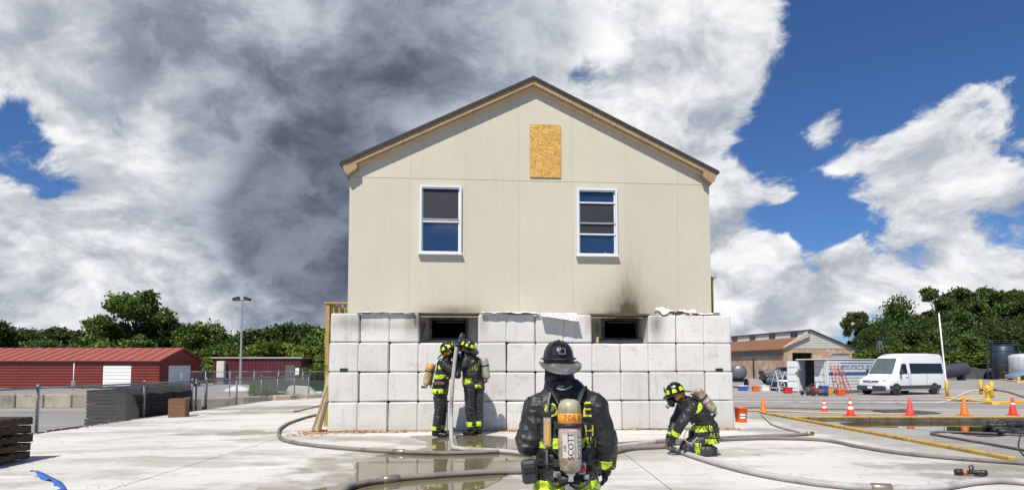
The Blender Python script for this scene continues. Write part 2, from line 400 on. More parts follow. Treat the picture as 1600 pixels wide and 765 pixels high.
# ---- grit and crumbs scattered over the pavement
mb = MB()
for k in range(700):
    x_ = random.uniform(-10, 7.2); y_ = 6.0 + 12 * random.random() ** 1.6; s_ = random.uniform(.004, .012)
    mb.box((x_, y_, zs(x_, y_) + s_ * .2), (s_ * random.uniform(1, 2), s_, s_ * .5), random.randint(0, 1), None, 0, random.uniform(0, 3))
stuff(tag(mb.build('grit', [M('grey grit', (.32, .30, .27), .9, .3, 20), M('brown grit', (.28, .22, .15), .9, .3, 20)]), 'loose grit and crumbs scattered over the pale pavement', 'grit'))
# ---- kerbs: a yellow lip on the pavement edge, a yellow kerb across the sunken strip
kerb = struct(obj('kerb', None))
for i in range(4):
    y0 = 8.7 + i * 2.2
    MB().box((7.50, y0 + 1.09, -.06), (.11, 2.17, .14), 0, None, .015).build('kerb_stone', M('worn yellow paint', (.52, .34, .065), .6, .2, 3, .3, 25, dirt=(.20, .16, .10), dscale=4, dthr=.53), kerb)
kerb2 = struct(obj('kerb', None)); kf = M('kerb concrete', (.14, .11, .075), .8, .3, 4, .5, 25, dirt=(.07, .055, .04), dscale=2.5, dthr=.5)
for i in range(9):
    x0 = 7.7 + i * 2.0 + .006
    k_ = MB().box((x0 + .99, 19.02, -.385), (1.985, .20, .17), 0, None, .02).build('kerb_stone', kf, kerb2)
    MB().box((x0 + .99, 19.02, -.292), (1.96, .17, .018), 0).build('yellow_paint', yel, k_)

# ================================================================== THE BLOCK WALL AND THE HOUSE
O = gp(511, 675); YAW = R(4.0); B = .6165
def Hw(u, w_, z): return Vector((O.x + u * math.cos(YAW) - w_ * math.sin(YAW), O.y + u * math.sin(YAW) + w_ * math.cos(YAW), z))
def soot(t, p, spots):
    tot = None
    for c, rx, rz_, amp in spots:
        d = t.v('LENGTH', t.v('MULTIPLY', t.v('SUBTRACT', p, tuple(c)), (1 / rx, .5, 1 / rz_)))
        q = t.m('MULTIPLY', t.m('EXPONENT', t.m('MULTIPLY', t.m('MULTIPLY', d, d), -1.0)), amp)
        tot = q if tot is None else t.m('ADD', tot, q)
    nn = t.m('ADD', t.m('MULTIPLY', t.noise(t.v('MULTIPLY', p, (2.6, 1, .7)), 3.2, 9, .68), 1.5), .12)
    return t.m('MULTIPLY', tot, nn, clamp=True)
def block_mat():
    m, t, b = base_mat('cast concrete block')
    p = t.n('ShaderNodeNewGeometry').outputs['Position']
    c = t.mix(t.noise(p, 1.3, 6, .6), (.49, .475, .44), (.70, .69, .66))
    c = t.mix(t.ss(t.noise(t.v('MULTIPLY', p, (1, 1, 1.6)), 2.6, 9, .7), .55, .72, 0, .6), c, (.40, .37, .32))
    c = t.mix(t.ss(t.noise(t.v('MULTIPLY', p, (5, 5, .6)), 1.5, 5, .6), .57, .70, 0, .4), c, (.40, .37, .33))
    oi = t.m('ADD', t.m('MULTIPLY', t.n('ShaderNodeObjectInfo').outputs['Random'], .20), .86)
    kk = t.n('ShaderNodeCombineColor'); [t.put(kk.inputs[i], oi) for i in range(3)]
    c = t.mix(1.0, c, kk.outputs[0], 'MULTIPLY')
    c = t.mix(t.ss(t.noise(p, 24, 4, .5), .64, .72, 0, .7), c, (.22, .20, .18))
    c = t.mix(t.ss(t.noise(t.v('ADD', p, (4, 9, 2)), 4.5, 10, .78), .57, .70, 0, .5), c, (.33, .30, .26))
    s = soot(t, p, [(Hw(1.75, 0, 2.30), .22, .30, .85), (Hw(.45, 0, 2.28), .42, .16, .55), (Hw(1.1, 0, 2.2), .5, .10, .35), (Hw(5.5, 0, 2.3), .10, .25, .5), (Hw(6.95, 0, 2.25), .17, .34, .8), (Hw(3.2, 0, 2.3), .10, .3, .4)])
    c = t.mix(s, c, (.09, .065, .035))
    szn = t.n('ShaderNodeSeparateXYZ'); t.put(szn.inputs[0], p)
    low = t.m('MULTIPLY', t.ss(szn.outputs[2], .0, .35, 1, 0), t.noise(p, 3, 6, .65))
    c = t.mix(t.m('MULTIPLY', low, .55), c, (.36, .30, .22))
    t.put(b.inputs['Base Color'], c); b.inputs['Roughness'].default_value = .85
    bump(t, b, t.noise(p, 30, 7, .7), .35, .008)
    return m
BLK = block_mat()
wall = empty('block_wall', 'retaining wall of stacked white concrete blocks in front of the house', 'wall', O, YAW)
def blk_mesh(n, seed):
    r = random.Random(seed); mb = MB(); L = n * B - .015
    mb.box((0, .30, 0), (L - .05, .55, B - .06), 0)
    for k in range(n):
        mb.box(((k - (n - 1) / 2) * (L / n), .30, 0), (L / n - .001, .6, B - .012), 0, None, .022 + r.random() * .006)
    me = mb.mesh('concrete_block', BLK)
    for v_ in me.vertices:
        nn = mnoise.noise_vector(v_.co * 4 + Vector((seed * 7, 0, 0))) * .011
        v_.co += nn
    return me
blkm = {n: [blk_mesh(n, s_ + 10 * n) for s_ in range(4)] for n in (1, 2)}
slot_me = MB().box((0, 0, 0), (.16, .02, .07)).mesh('slot_shade_plate', black)  # black plate on the face paints the shade inside a lifting slot
for r_ in range(4):
    z0 = r_ * B; w0 = r_ * .028
    if r_ == 3: runs = [(0, 1), (1, 2), (5, 2), (7, 2), (11, 1), (12, 2)]
    elif r_ % 2: runs = [(0, 1)] + [(1 + 2 * k, 2) for k in range(6)] + [(13, 1)]
    else: runs = [(2 * k, 2) for k in range(7)]
    for (k, n) in runs:
        o = obj('concrete_block', random.choice(blkm[n]), wall, ((k + n / 2) * B + random.uniform(-.006, .006), w0 + random.uniform(-.02, .02), z0 + B / 2 + .002))
        o.rotation_euler = (random.uniform(-.004, .004), random.uniform(-.006, .006), random.uniform(-.012, .012))
        if (r_, k) in ((2, 0), (2, 12)):
            obj('slot_shade_plate', slot_me, o, ((-.3 if k == 0 else .32), -.0075, -B / 2 + .045))
# one block that closes the top row on the right of the first opening
o = obj('concrete_block', blkm[1][1], wall, (8.02 - .0, .09, 3 * B + B / 2 + .002)); bpy.data.objects.remove(o)

# ---- house
def siding_mat():
    m, t, b = base_mat('cream fibre cement siding')
    p = t.n('ShaderNodeNewGeometry').outputs['Position']
    q = t.v('MULTIPLY', p, (6, 6, .5))
    c = t.mix(t.noise(p, .9, 6, .6), (.47, .43, .335), (.545, .51, .41))
    c = t.mix(t.ss(t.noise(q, 2.5, 6, .65), .42, .75, 0, .20), c, (.37, .35, .28))
    oi = t.m('ADD', t.m('MULTIPLY', t.n('ShaderNodeObjectInfo').outputs['Random'], .07), .965)
    kk = t.n('ShaderNodeCombineColor'); [t.put(kk.inputs[i], oi) for i in range(3)]
    c = t.mix(1.0, c, kk.outputs[0], 'MULTIPLY')
    c = t.mix(t.ss(t.noise(p, 55, 3, .5), .68, .74, 0, .4), c, (.30, .275, .2))
    c = t.mix(t.ss(t.noise(t.v('MULTIPLY', p, (1, 1, .5)), 1.3, 8, .7), .60, .76, 0, .4), c, (.40, .375, .28))
    s = soot(t, p, [(Hw(6.45, .6, 2.62), .32, .32, .62), (Hw(6.48, .6, 2.95), .30, .5, .36), (Hw(6.5, .6, 2.7), .9, .40, .30), (Hw(6.55, .6, 3.5), .35, .6, .16), (Hw(2.6, .6, 2.6), .55, .10, .5), (Hw(3.1, .6, 2.75), .06, .14, .12), (Hw(2.45, .6, 2.2), .75, .3, .8), (Hw(6.3, .6, 2.2), .7, .3, .85), (Hw(6.2, .6, 2.52), .7, .06, .4)])
    c = t.mix(s, c, (.075, .062, .03))
    t.put(b.inputs['Base Color'], c); b.inputs['Roughness'].default_value = .7
    wv = t.n('ShaderNodeTexWave'); wv.wave_type = 'BANDS'; wv.bands_direction = 'X'; wv.inputs['Scale'].default_value = 14; wv.inputs['Distortion'].default_value = 6; wv.inputs['Detail'].default_value = 3; wv.inputs['Detail Scale'].default_value = .6
    t.put(wv.inputs['Vector'], t.v('MULTIPLY', p, (1, 1, .12)))
    bump(t, b, t.m('ADD', t.m('MULTIPLY', wv.outputs['Fac'], .4), t.noise(p, 40, 5, .6)), .22, .004)
    return m
SID = siding_mat()
house = empty('gable_house', 'two storey cream gabled house standing behind the block wall', 'house', O, YAW)
U0, U1, UA, ZA, SL = .24, 8.44, 4.33, 7.72, .487
W0 = .66
def zr(u): return ZA - SL * abs(u - UA)
def wrect(mb, u0, u1, z0, z1, w0=W0, w1=W0 + .013):
    mb.box(((u0 + u1) / 2, (w0 + w1) / 2, (z0 + z1) / 2), (u1 - u0, w1 - w0, z1 - z0))
def cut_wall(mb, u0, u1, z0, z1, holes, w0, w1):
    holes = [h for h in holes if h[0] < u1 and h[1] > u0 and h[2] < z1 and h[3] > z0]
    if not holes: wrect(mb, u0, u1, z0, z1, w0, w1); return
    h = holes[0]; a, b_, c, d = max(h[0], u0), min(h[1], u1), max(h[2], z0), min(h[3], z1)
    if a > u0: cut_wall(mb, u0, a, z0, z1, holes[1:], w0, w1)
    if b_ < u1: cut_wall(mb, b_, u1, z0, z1, holes[1:], w0, w1)
    if c > z0: cut_wall(mb, a, b_, z0, c, holes[1:], w0, w1)
    if d < z1: cut_wall(mb, a, b_, d, z1, holes[1:], w0, w1)
WINS = [(1.79, 2.72, 3.83, 5.39), (5.33, 6.26, 3.83, 5.40)]
BWIN = [(2.03, 2.87, 1.93, 2.42), (5.89, 6.72, 1.94, 2.43)]
joints = [U0] + [.36 + 1.22 * k for k in range(1, 7)] + [U1]
gap = .0012
for i in range(7):
    a, b_ = joints[i] + (gap if i else 0), joints[i + 1] - (gap if i < 6 else 0)
    mb = MB(); cut_wall(mb, a, b_, 2.52, 5.545, [(h[0] + .03, h[1] - .03, h[2] + .03, h[3] - .03) for h in WINS], W0, W0 + .013); mb.build('siding_panel', SID, house)
    mb = MB(); cut_wall(mb, a, b_, 0.02, 2.514, BWIN, W0, W0 + .013); mb.build('siding_panel', SID, house)
    pts = [(a, 5.553), (b_, 5.553), (b_, zr(b_))]
    if a < UA < b_: pts.append((UA, ZA))
    pts.append((a, zr(a)))
    mb = MB(); mb.prism(pts, 'y', W0 - .001, W0 + .012); mb.build('siding_panel', SID, house)
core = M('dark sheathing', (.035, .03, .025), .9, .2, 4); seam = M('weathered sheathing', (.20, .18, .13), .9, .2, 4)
mb = MB(); cut_wall(mb, U0 + .02, U1 - .02, 0, 5.55, WINS + BWIN, W0 + .016, W0 + .12)
mb.prism([(U0 + .02, 5.55), (U1 - .02, 5.55), (U1 - .02, zr(U1) - .02), (UA, ZA - .03), (U0 + .02, zr(U0) - .02)], 'y', W0 + .016, W0 + .12); mb.build('sheathing', seam, house)
HD = 9.5
for u in (U0 + .06, U1 - .06):
    MB().box((u, W0 + HD / 2, 2.8), (.12, HD - .02, 5.6)).build('side_wall', SID, house)
mb = MB(); mb.prism([(U0, 0), (U1, 0), (U1, zr(U1)), (UA, ZA), (U0, zr(U0))], 'y', W0 + HD, W0 + HD + .1); mb.build('rear_wall', SID, house)
MB().box(((U0 + U1) / 2, W0 + HD / 2, 2.62), (U1 - U0 - .26, HD - .3, .1)).build('upper_floor', core, house)
shing = M('asphalt shingles', (.035, .037, .042), .85, .35, 6, .5, 20)
roof = None
for sgn in (-1, 1):
    e = 4.27
    pts = [(UA, ZA + .175), (UA + sgn * e, ZA + .175 - SL * e), (UA + sgn * e, ZA + .115 - SL * e), (UA, ZA + .115)]
    r = MB().prism(pts, 'y', .45, W0 + HD + .2).build('roof', shing, house)
    pts = [(UA, ZA + .112), (UA + sgn * (e - .03), ZA + .112 - SL * (e - .03)), (UA + sgn * (e - .03), ZA + .085 - SL * (e - .03)), (UA, ZA + .085)]
    MB().prism(pts, 'y', .475, W0 + HD + .15).build('roof_deck', pine, r)
    cuts = [0, 1.35, 2.9, e - .06]
    for k in range(3):
        a, b_ = cuts[k] + .004, cuts[k + 1] - .004
        f = lambda q, off: (UA + sgn * q, ZA + off - SL * q)
        MB().prism([f(a, .082), f(b_, .082), f(b_, -.005), f(a, -.005)], 'y', .49, .53).build('rake_board', pine, house)
        MB().prism([f(a, .03), f(b_, .03), f(b_, -.055), f(a, -.055)], 'y', .545, W0 - .003).build('rake_trim', M('sunlit pine tone', (.52, .38, .23), .7, .15, 4, .2, 30), house)  # trim is paler than the boards: its sunlit look is in the colour
    # soffit behind the trim and the boxed cornice return
    uc = UA + sgn * 4.0
    cr = MB(); cr.prism([(UA + sgn * 3.9, zr(UA + sgn * 3.9) - .03), (UA + sgn * 4.18, zr(UA + sgn * 4.18) + .06), (UA + sgn * 4.18, zr(UA + sgn * 4.18) - .06), (UA + sgn * 4.11, zr(UA + sgn * 4.11) - .19), (UA + sgn * 3.9, zr(UA + sgn * 3.9) - .13)], 'y', .475, W0 - .004)
    cr.build('cornice_return', pine, house)
    MB().prism([(UA + sgn * 4.115, 5.72), (UA + sgn * 4.21, 5.75), (UA + sgn * 4.21, 5.64), (UA + sgn * 4.115, 5.50)], 'y', W0 + .02, W0 + HD).build('eave_fascia', pine, house)
# trim boards on the corners
# OSB patch
def osb_mat():
    m, t, b = base_mat('oriented strand board')
    p = t.n('ShaderNodeNewGeometry').outputs['Position']
    vo = t.n('ShaderNodeTexVoronoi'); vo.inputs['Scale'].default_value = 26; t.put(vo.inputs['Vector'], t.v('ADD', p, t.v('SCALE', t.n('ShaderNodeTexNoise', i_Scale=9.0).outputs['Color'], .12)))
    sepc = t.n('ShaderNodeSeparateColor'); t.put(sepc.inputs[0], vo.outputs['Color'])
    c = t.mix(sepc.outputs[0], (.40, .20, .035), (.66, .40, .10))
    c = t.mix(t.ss(t.noise(p, 14, 6, .7), .55, .7, 0, .5), c, (.30, .14, .02))
    t.put(b.inputs['Base Color'], c); b.inputs['Roughness'].default_value = .7; bump(t, b, sepc.outputs[0], .3, .003)
    return m
MB().box((4.615, W0 - .016, 6.245), (.71, .028, 1.22), 0).build('strand_board_patch', osb_mat(), house)
# windows
vinyl = M('white vinyl', (.64, .66, .69), .35, .05, 3)
PANE = M('painted sky reflection glass', (.012, .035, .085), .04, .2, 2, spec=1.0); SCREEN = M('insect screen', (.018, .019, .028), .6, .25, 3, .3, 120); alu = M('grey aluminium', (.38, .39, .41), .4, .1, 5, metal=.4)  # navy of the panes paints in the blue sky they reflect
def window(u0, u1, z0, z1, rails, panes):
    f = .046
    mb = MB()
    for a, b_, c, d in ((u0, u0 + f, z0 + .03, z1), (u1 - f, u1, z0 + .03, z1), (u0 + f, u1 - f, z1 - f, z1), (u0 + f, u1 - f, z0 + .03, z0 + .03 + f)):
        wrect(mb, a, b_, c, d, W0 - .06, W0 + .05)
    wn = mb.build('window', vinyl, house)
    MB().box(((u0 + u1) / 2, W0 - .055, z0 + .012), (u1 - u0 + .05, .10, .034), 0, None, .004).build('sill', vinyl, wn)
    MB().box(((u0 + u1) / 2, W0 - .03, z1 - f - .018), (u1 - u0 - 2 * f, .04, .03)).build('head_track', alu, wn)
    for z, mt in rails: MB().box(((u0 + u1) / 2, W0 - .012, z), (u1 - u0 - 2 * f, .045, .034), 0, None, .004).build('sash_rail', mt, wn)
    for s_ in (-1, 1):
        uu = u0 + f + .014 if s_ < 0 else u1 - f - .014
        MB().box((uu, W0 + .008, (z0 + z1) / 2 + .01), (.026, .04, z1 - z0 - 2 * f - .04)).build('sash_stile', vinyl, wn)
    for a, b_, mt, d in panes: MB().box(((u0 + u1) / 2, W0 + d, (a + b_) / 2), (u1 - u0 - 2 * f - .05, .006, b_ - a)).build('pane', mt, wn)
window(*WINS[0], [(4.625, alu), (4.575, vinyl)], [(4.64, 5.30, SCREEN, -.002), (3.94, 4.56, PANE, .012)])
window(*WINS[1], [(5.07, vinyl), (4.60, alu), (4.345, vinyl)], [(5.085, 5.31, PANE, .012), (4.615, 5.055, SCREEN, -.002), (4.36, 4.585, SCREEN, .002), (3.94, 4.33, PANE, .012)])
charred = M('charred steel', (.03, .028, .026), .5, .4, 6, .3, 30, metal=.3, dirt=(.14, .12, .10), dscale=5, dthr=.56)
for (a, b_, c, d) in BWIN:
    mb = MB()
    for q in ((a, a + .05, c, d), (b_ - .05, b_, c, d), (a + .05, b_ - .05, d - .05, d), (a + .05, b_ - .05, c, c + .05)): wrect(mb, *q, W0 - .05, W0 + .1)
    bw = mb.build('basement_window', charred, house)
    MB().box(((a + b_) / 2, W0 - .06, c - .012), (b_ - a + .12, .14, .028)).build('sill', M('sooty sill', (.13, .12, .11), .6, .3, 6), bw)
    MB().box(((a + b_) / 2 + .03, W0 - .02, d - .09), (b_ - a - .2, .03, .025), 0, Matrix.Rotation(.0, 4, 'Y')).build('hanging_strip', charred, bw)
    MB().bar((a - .17, W0 - .30, c - .07), (a - .10, W0 - .03, d - .12), .05, .03).build('prop_stick', pine, house)
# dark burn interior
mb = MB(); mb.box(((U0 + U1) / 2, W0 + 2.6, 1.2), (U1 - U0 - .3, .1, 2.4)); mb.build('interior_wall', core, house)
# burnt lintel board above the openings (rough edge under the siding)
for (a, b_) in ((1.86, 3.08), (5.56, 6.80)):
    MB().box(((a + b_) / 2, .38, 4 * B + .012), (b_ - a + .1, .5, .03), 0).build('lintel_board', M('burnt board', (.10, .07, .04), .8, .5, 5, .5, 20), wall)

# ---- decks at the two sides of the house
def baluster_deck(name, label, u, w0, posts, top, rail_u):
    pass
dl = empty('wooden_deck', 'wooden deck railing and stair posts at the left side of the house', 'deck', O, YAW)
MB().box((-.325, 1.25, 1.22), (.09, .09, 3.12), 0, None, .006).build('post', treated, dl)
MB().box((-.27, 3.2, 1.3), (.09, .09, 3.0), 0, None, .006).build('post', treated, dl)
MB().box((.15, 1.25, 2.30), (.09, .09, .96), 0, None, .006).build('post', treated, dl)
MB().box((-.09, 1.25, 2.80), (.62, .14, .04), 0).build('top_rail', treated, dl)
MB().box((-.36, 2.3, 2.80), (.14, 2.0, .04), 0).build('top_rail', treated, dl)
for k in range(9): MB().box((-.33, 1.5 + k * .2, 2.42), (.035, .035, .70)).build('baluster', treated, dl)
for k in range(3): MB().box((-.2 + k * .13, 1.25, 2.42), (.035, .035, .70)).build('baluster', treated, dl)
MB().box((-.09, 1.27, 1.97), (.62, .05, .20)).build('rim_joist', treated, dl)
MB().box((-.09, 2.3, 2.085), (.60, 2.05, .03)).build('decking', treated, dl)
dr = empty('wooden_deck', 'corner post and rail of the wooden deck at the right side of the house', 'deck', O, YAW)
MB().box((8.80, 1.5, 1.5), (.09, .09, 4.0), 0, None, .006).build('post', treated, dr)
MB().box((8.80, 1.5, 3.52), (.18, .18, .035), 0).build('post_cap', treated, dr)
MB().box((8.80, 2.4, 3.45), (.04, 1.7, .09), 0).build('top_rail', treated, dr)
MB().box((8.85, 1.5, 2.62), (.25, .14, .07), 0).build('rim_joist', dkmetal, dr)
# loose boards leaning against the left end of the block wall
for i, (u0, w0, u1, w1, z1, lab) in enumerate(((-.32, .10, -.06, .25, .95, 'pale thin board leaning on the left end of the block wall, nearest one'),
                                              (-.28, .32, -.08, .42, 1.15, 'long weathered board leaning on the left end of the block wall, behind a shorter one'),
                                              (-.16, .0, -.05, .12, .62, 'short dark board leaning lowest against the left end of the block wall'))):
    p = MB().bar(Hw(u0, w0, .03), Hw(u1, w1, z1), .09, .025).build('leaning_board', (pine, M('grey board', (.42, .36, .26), .8, .2, 5, .3, 30), M('brown board', (.17, .12, .06), .8, .2, 5))[i])
    tag(p, lab, 'board', 'boards leaning by the wall')

# ---- plastic sheets with red print lying on top of the wall
def sheet(name, label, u0, u1, w0, w1, zf, amp, seed, mats, prn=None):
    nu, nw = 26, 14; mb = MB(); vs = []
    for j in range(nw + 1):
        for i in range(nu + 1):
            a, b_ = i / nu, j / nw
            u = u0 + (u1 - u0) * a; w_ = w0 + (w1 - w0) * b_
            z = zf(a, b_) + amp * (mnoise.noise(Vector((u * 6, w_ * 7, seed))) + .5 * mnoise.noise(Vector((u * 15, w_ * 15, seed + 4))) + .55)
            vs.append((u + .02 * mnoise.noise(Vector((u * 5, w_ * 9, seed + 9))), w_, z))
    fs = [(j * (nu + 1) + i, j * (nu + 1) + i + 1, (j + 1) * (nu + 1) + i + 1, (j + 1) * (nu + 1) + i) for j in range(nw) for i in range(nu)]
    mb.add(vs, fs, 0, True)
    if prn:
        for f, q in zip(range(len(fs)), fs):
            i, j = f % nu, f // nu
            if prn(i / nu, j / nw): mb.mi[f] = 1
    ob = mb.build(name, mats); ob.location = O; ob.rotation_euler.z = YAW
    sl = ob.modifiers.new('thickness', 'SOLIDIFY'); sl.thickness = .004
    return tag(ob, label, 'plastic sheet', 'sheets on the wall top')
plast = M('white plastic sheet', (.82, .80, .80), .35, .08, 4); redp = M('red print', (.62, .05, .07), .4, .2, 8)
TOPZ = 4 * B + .008
sheet('plastic_sheet', 'white plastic sheet with red print hanging over the wall top near the middle', 4.42, 5.22, -.16, .34, lambda a, b_: TOPZ - .19 * max(0, .5 - b_) / .5 * (.45 + .55 * a) + .01, .022, 3, [plast, redp],
      lambda a, b_: .05 < b_ < .32 and mnoise.noise(Vector((a * 16, b_ * 30, 5))) > .18 and a > .25)
sheet('plastic_sheet', 'crumpled white plastic sheet with red print at the right end of the wall top', 7.0, 7.9, .05, .42, lambda a, b_: TOPZ + .09 * math.sin(math.pi * b_) * (1 - .5 * a), .075, 8, [plast, redp],
      lambda a, b_: .45 < a < .75 and mnoise.noise(Vector((a * 14, b_ * 14, 2))) > .1)
sheet('plastic_sheet', 'flat strip of white plastic sheet on the far right of the wall top', 7.85, 8.5, .08, .4, lambda a, b_: TOPZ + .03 * math.sin(math.pi * b_), .03, 12, [plast, redp])
sheet('plastic_sheet', 'low white plastic sheet on the wall top between the two basement windows', 3.15, 4.40, -.02, .36, lambda a, b_: TOPZ + .02 * math.sin(math.pi * b_), .028, 17, [plast, redp])
sheet('plastic_sheet', 'thin white plastic strip on the wall top left of the first basement window', .55, 1.75, .02, .36, lambda a, b_: TOPZ + .01 * math.sin(math.pi * b_), .018, 21, [plast, redp])
# ---- chips and splinters along the foot of the wall
mb = MB()
for k in range(520):
    u = random.choice([random.uniform(.1, 1.6), random.uniform(.1, 8.6), random.uniform(3.2, 5), random.gauss(.75, .35), random.uniform(7.8, 8.7)]); w_ = -abs(random.gauss(.02, .07)) - .01
    s_ = random.uniform(.012, .05); p = Hw(u, w_, .008 + random.random() * .014)
    mb.box(p, (s_ * 1.7, s_ * .7, s_ * .4), random.randint(0, 1), None, 0, random.uniform(0, 3))
for k in range(160):
    p = Hw(-.25 + random.gauss(0, .18), -.05 + random.gauss(0, .22), .01); s_ = random.uniform(.015, .05)
    mb.box(p, (s_ * 1.7, s_ * .7, s_ * .4), random.randint(0, 1), None, 0, random.uniform(0, 3))
stuff(tag(mb.build('wood_chips', [M('orange bark chips', (.40, .17, .06), .8, .3, 20), M('pale splinters', (.52, .38, .20), .8, .3, 20)]), 'scattered wood chips and splinters along the foot of the wall', 'wood chips'))
# old cord lying along the foot of the wall
tag(MB().tube(spline([Hw(u, -.06 - .05 * math.sin(u * 3.1), .016) for u in (1.4, 1.8, 2.3, 2.7, 3.3, 3.7, 4.1, 4.6, 5.2)], 5), .009, 6).build('cord', M('tan rope', (.50, .36, .16), .8, .2, 9)), 'thin tan cord lying along the foot of the block wall', 'cord')
# ================================================================== HOSES
def hose_mat(name, col, dirt):
    m, t, b = base_mat(name)
    p = t.n('ShaderNodeNewGeometry').outputs['Position']
    c = t.mix(t.noise(p, 5, 6, .6), tuple(x * .75 for x in col), tuple(x * 1.2 for x in col))
    c = t.mix(t.ss(t.noise(p, 2.0, 6, .65), .50, .64, 0, .8), c, dirt)
    t.put(b.inputs['Base Color'], c); b.inputs['Roughness'].default_value = .8
    wv = t.n('ShaderNodeTexVoronoi'); wv.inputs['Scale'].default_value = 160
    t.put(wv.inputs['Vector'], p); bump(t, b, wv.outputs['Distance'], .35, .004)
    return m
HOSE_G = hose_mat('dirty canvas hose', (.21, .185, .165), (.11, .095, .085)); HOSE_W = hose_mat('pale canvas hose', (.42, .40, .385), (.27, .25, .235)); HOSE_D = hose_mat('dark rubber hose', (.10, .09, .085), (.17, .15, .14))
brass = M('worn brass', (.35, .25, .10), .4, .3, 9, metal=.8); chrome = M('worn chrome', (.55, .56, .58), .25, .2, 8, metal=.9)
def hose(label, pts, r, mat, z=0.0, group='fire hoses on the pavement', steps=7, extra=None, end=None, mids=()):
    r *= .92
    P_ = [gp(u, v, z + r) + Vector((0, 0, 0)) for u, v in pts]
    for q in P_: q.z = zs(q.x, q.y) + r * .95 + .004 if z == 0 else q.z
    if extra: P_ += [Vector(e) for e in extra]
    root = empty('fire_hose', label, 'hose', P_[0], 0, group)
    path = [p - P_[0] for p in spline(P_, steps)]
    for i, p in enumerate(path):
        wob = Vector((mnoise.noise(Vector((i * .31, r * 90, 1))), mnoise.noise(Vector((i * .31, r * 90, 5))), 0)) * .012
        if not extra: p += wob
    MB().tube(path, r, 10, 0, True, .95).build('hose_line', mat, root)
    for fr_ in mids:
        i = int(len(path) * fr_); d = (path[i + 1] - path[i - 1]).normalized(); c_ = path[i]
        cp_ = MB().tube([c_ - d * .10, c_ - d * .095, c_ - d * .01, c_ + d * .01, c_ + d * .095, c_ + d * .10], [r * 1.1, r * 1.32, r * 1.32, r * 1.32, r * 1.32, r * 1.1], 12).build('coupling', M('dull coupling alloy', (.30, .27, .22), .4, .3, 9, metal=.6), root)
    if end is not None:
        i = end if end >= 0 else len(path) - 1; j = i - 1 if i else 1
        a, b_ = path[i], path[i] + (path[i] - path[j]).normalized() * .16
        MB().tube([a, b_], r * 1.25, 12).build('coupling', brass, root)
    return root, [p + P_[0] for p in path]
h1, _ = hose('grey hose that loops round from behind the left end of the wall', [(500, 646), (478, 651), (452, 660), (437, 670), (438, 683), (462, 691), (520, 698), (600, 704), (680, 707), (745, 706), (830, 701), (930, 695), (1010, 690), (1090, 686), (1160, 682), (1225, 679), (1262, 676)], .036, HOSE_G, end=-1, mids=(.46,))
h3, _ = hose('thick dark foreground hose running from the bottom edge towards the nearest person', [(500, 790), (535, 767), (560, 756), (610, 748), (680, 742), (760, 737), (835, 734), (900, 727), (940, 712), (985, 700), (1040, 697)], .042, HOSE_G, mids=(.30,))
hose('pale hose under the hand of the kneeling person, curving along the bottom right', [(1046, 698), (1075, 709), (1120, 723), (1180, 738), (1250, 750), (1330, 759), (1410, 763), (1470, 760), (1520, 752), (1565, 748), (1625, 752)], .044, HOSE_W, end=0, mids=(.55,))
hose('dark hose running from the wall corner to the right edge beside the yellow lip', [(960, 700), (1040, 694), (1100, 688), (1160, 685), (1220, 684), (1290, 686), (1340, 695), (1400, 704), (1480, 711), (1620, 719)], .034, HOSE_G)
hose('short pale hose end lying beside the bucket', [(1190, 645), (1198, 652), (1206, 660), (1222, 666), (1248, 672)], .028, HOSE_W)
hose('pale pipe length lying behind the left corner of the wall', [(462, 640), (468, 639), (480, 636), (492, 633), (505, 630)], .03, HOSE_W, end=0)
hose('folded dark hose on the wet asphalt near the right edge', [(1620, 681), (1560, 677), (1500, 674.5), (1465, 674), (1455, 676.5), (1470, 680), (1530, 690), (1620, 706)], .035, HOSE_D, z=-.45)
for k_, (v, dv, lab) in enumerate(((623, 0, 'long pale hose stretched across the lot, farthest one'), (627.5, 1, 'long pale hose stretched across the lot, second from the back'), (636, 3, 'long grey hose stretched across the lot in front of the cones'), (641, 5, 'long tan hose nearest the far yellow kerb'))):
    zz_ = -.33
    hose(lab, [(1120, v - dv * .3), (1200, v), (1290, v + dv * .6), (1380 if k_ > 1 else 1430, v + dv * .9 + .5), (1420 if k_ > 1 else 1540, v + dv)], .04, (HOSE_W, HOSE_W, HOSE_G, M('tan hose', (.45, .36, .20), .8, .2, 4))[k_], z=zz_, group='hoses across the lot')

# ================================================================== FIREFIGHTERS
def cloth(name, col, dirt, rough=.62, dthr=.55):
    m, t, b = base_mat(name)
    tc = t.n('ShaderNodeTexCoord').outputs['Object']
    c = t.mix(t.noise(tc, 5, 6, .6), tuple(x * .6 for x in col), tuple(x * 1.5 for x in col))
    c = t.mix(t.ss(t.noise(tc, 3.2, 7, .65), dthr - .06, dthr + .15, 0, .75), c, dirt)
    t.put(b.inputs['Base Color'], c); b.inputs['Roughness'].default_value = rough
    b.inputs['Sheen Weight'].default_value = .03; b.inputs['Sheen Roughness'].default_value = .5
    h = t.m('ADD', t.noise(t.v('MULTIPLY', tc, (1, 1, 1.6)), 8, 2.5, .5, .9), t.m('MULTIPLY', t.noise(tc, 300, 2, .5), .06))
    bump(t, b, h, .6, .03)
    return m
COAT = cloth('black turnout coat', (.012, .012, .0125), (.050, .045, .039), .50, .56)
COATB = cloth('brown sooted turnout coat', (.028, .025, .021), (.12, .095, .065), .65, .5)
TROU = cloth('charcoal turnout trousers', (.016, .019, .023), (.055, .06, .066), .45, .52)
HOOD = cloth('black knit hood', (.008, .008, .009), (.02, .02, .022), .8)
GLOV = cloth('black work gloves', (.013, .012, .012), (.05, .042, .034), .6)
BOOT = M('black rubber boots', (.014, .014, .015), .38, .3, 10, dirt=(.10, .085, .065), dscale=7, dthr=.58)
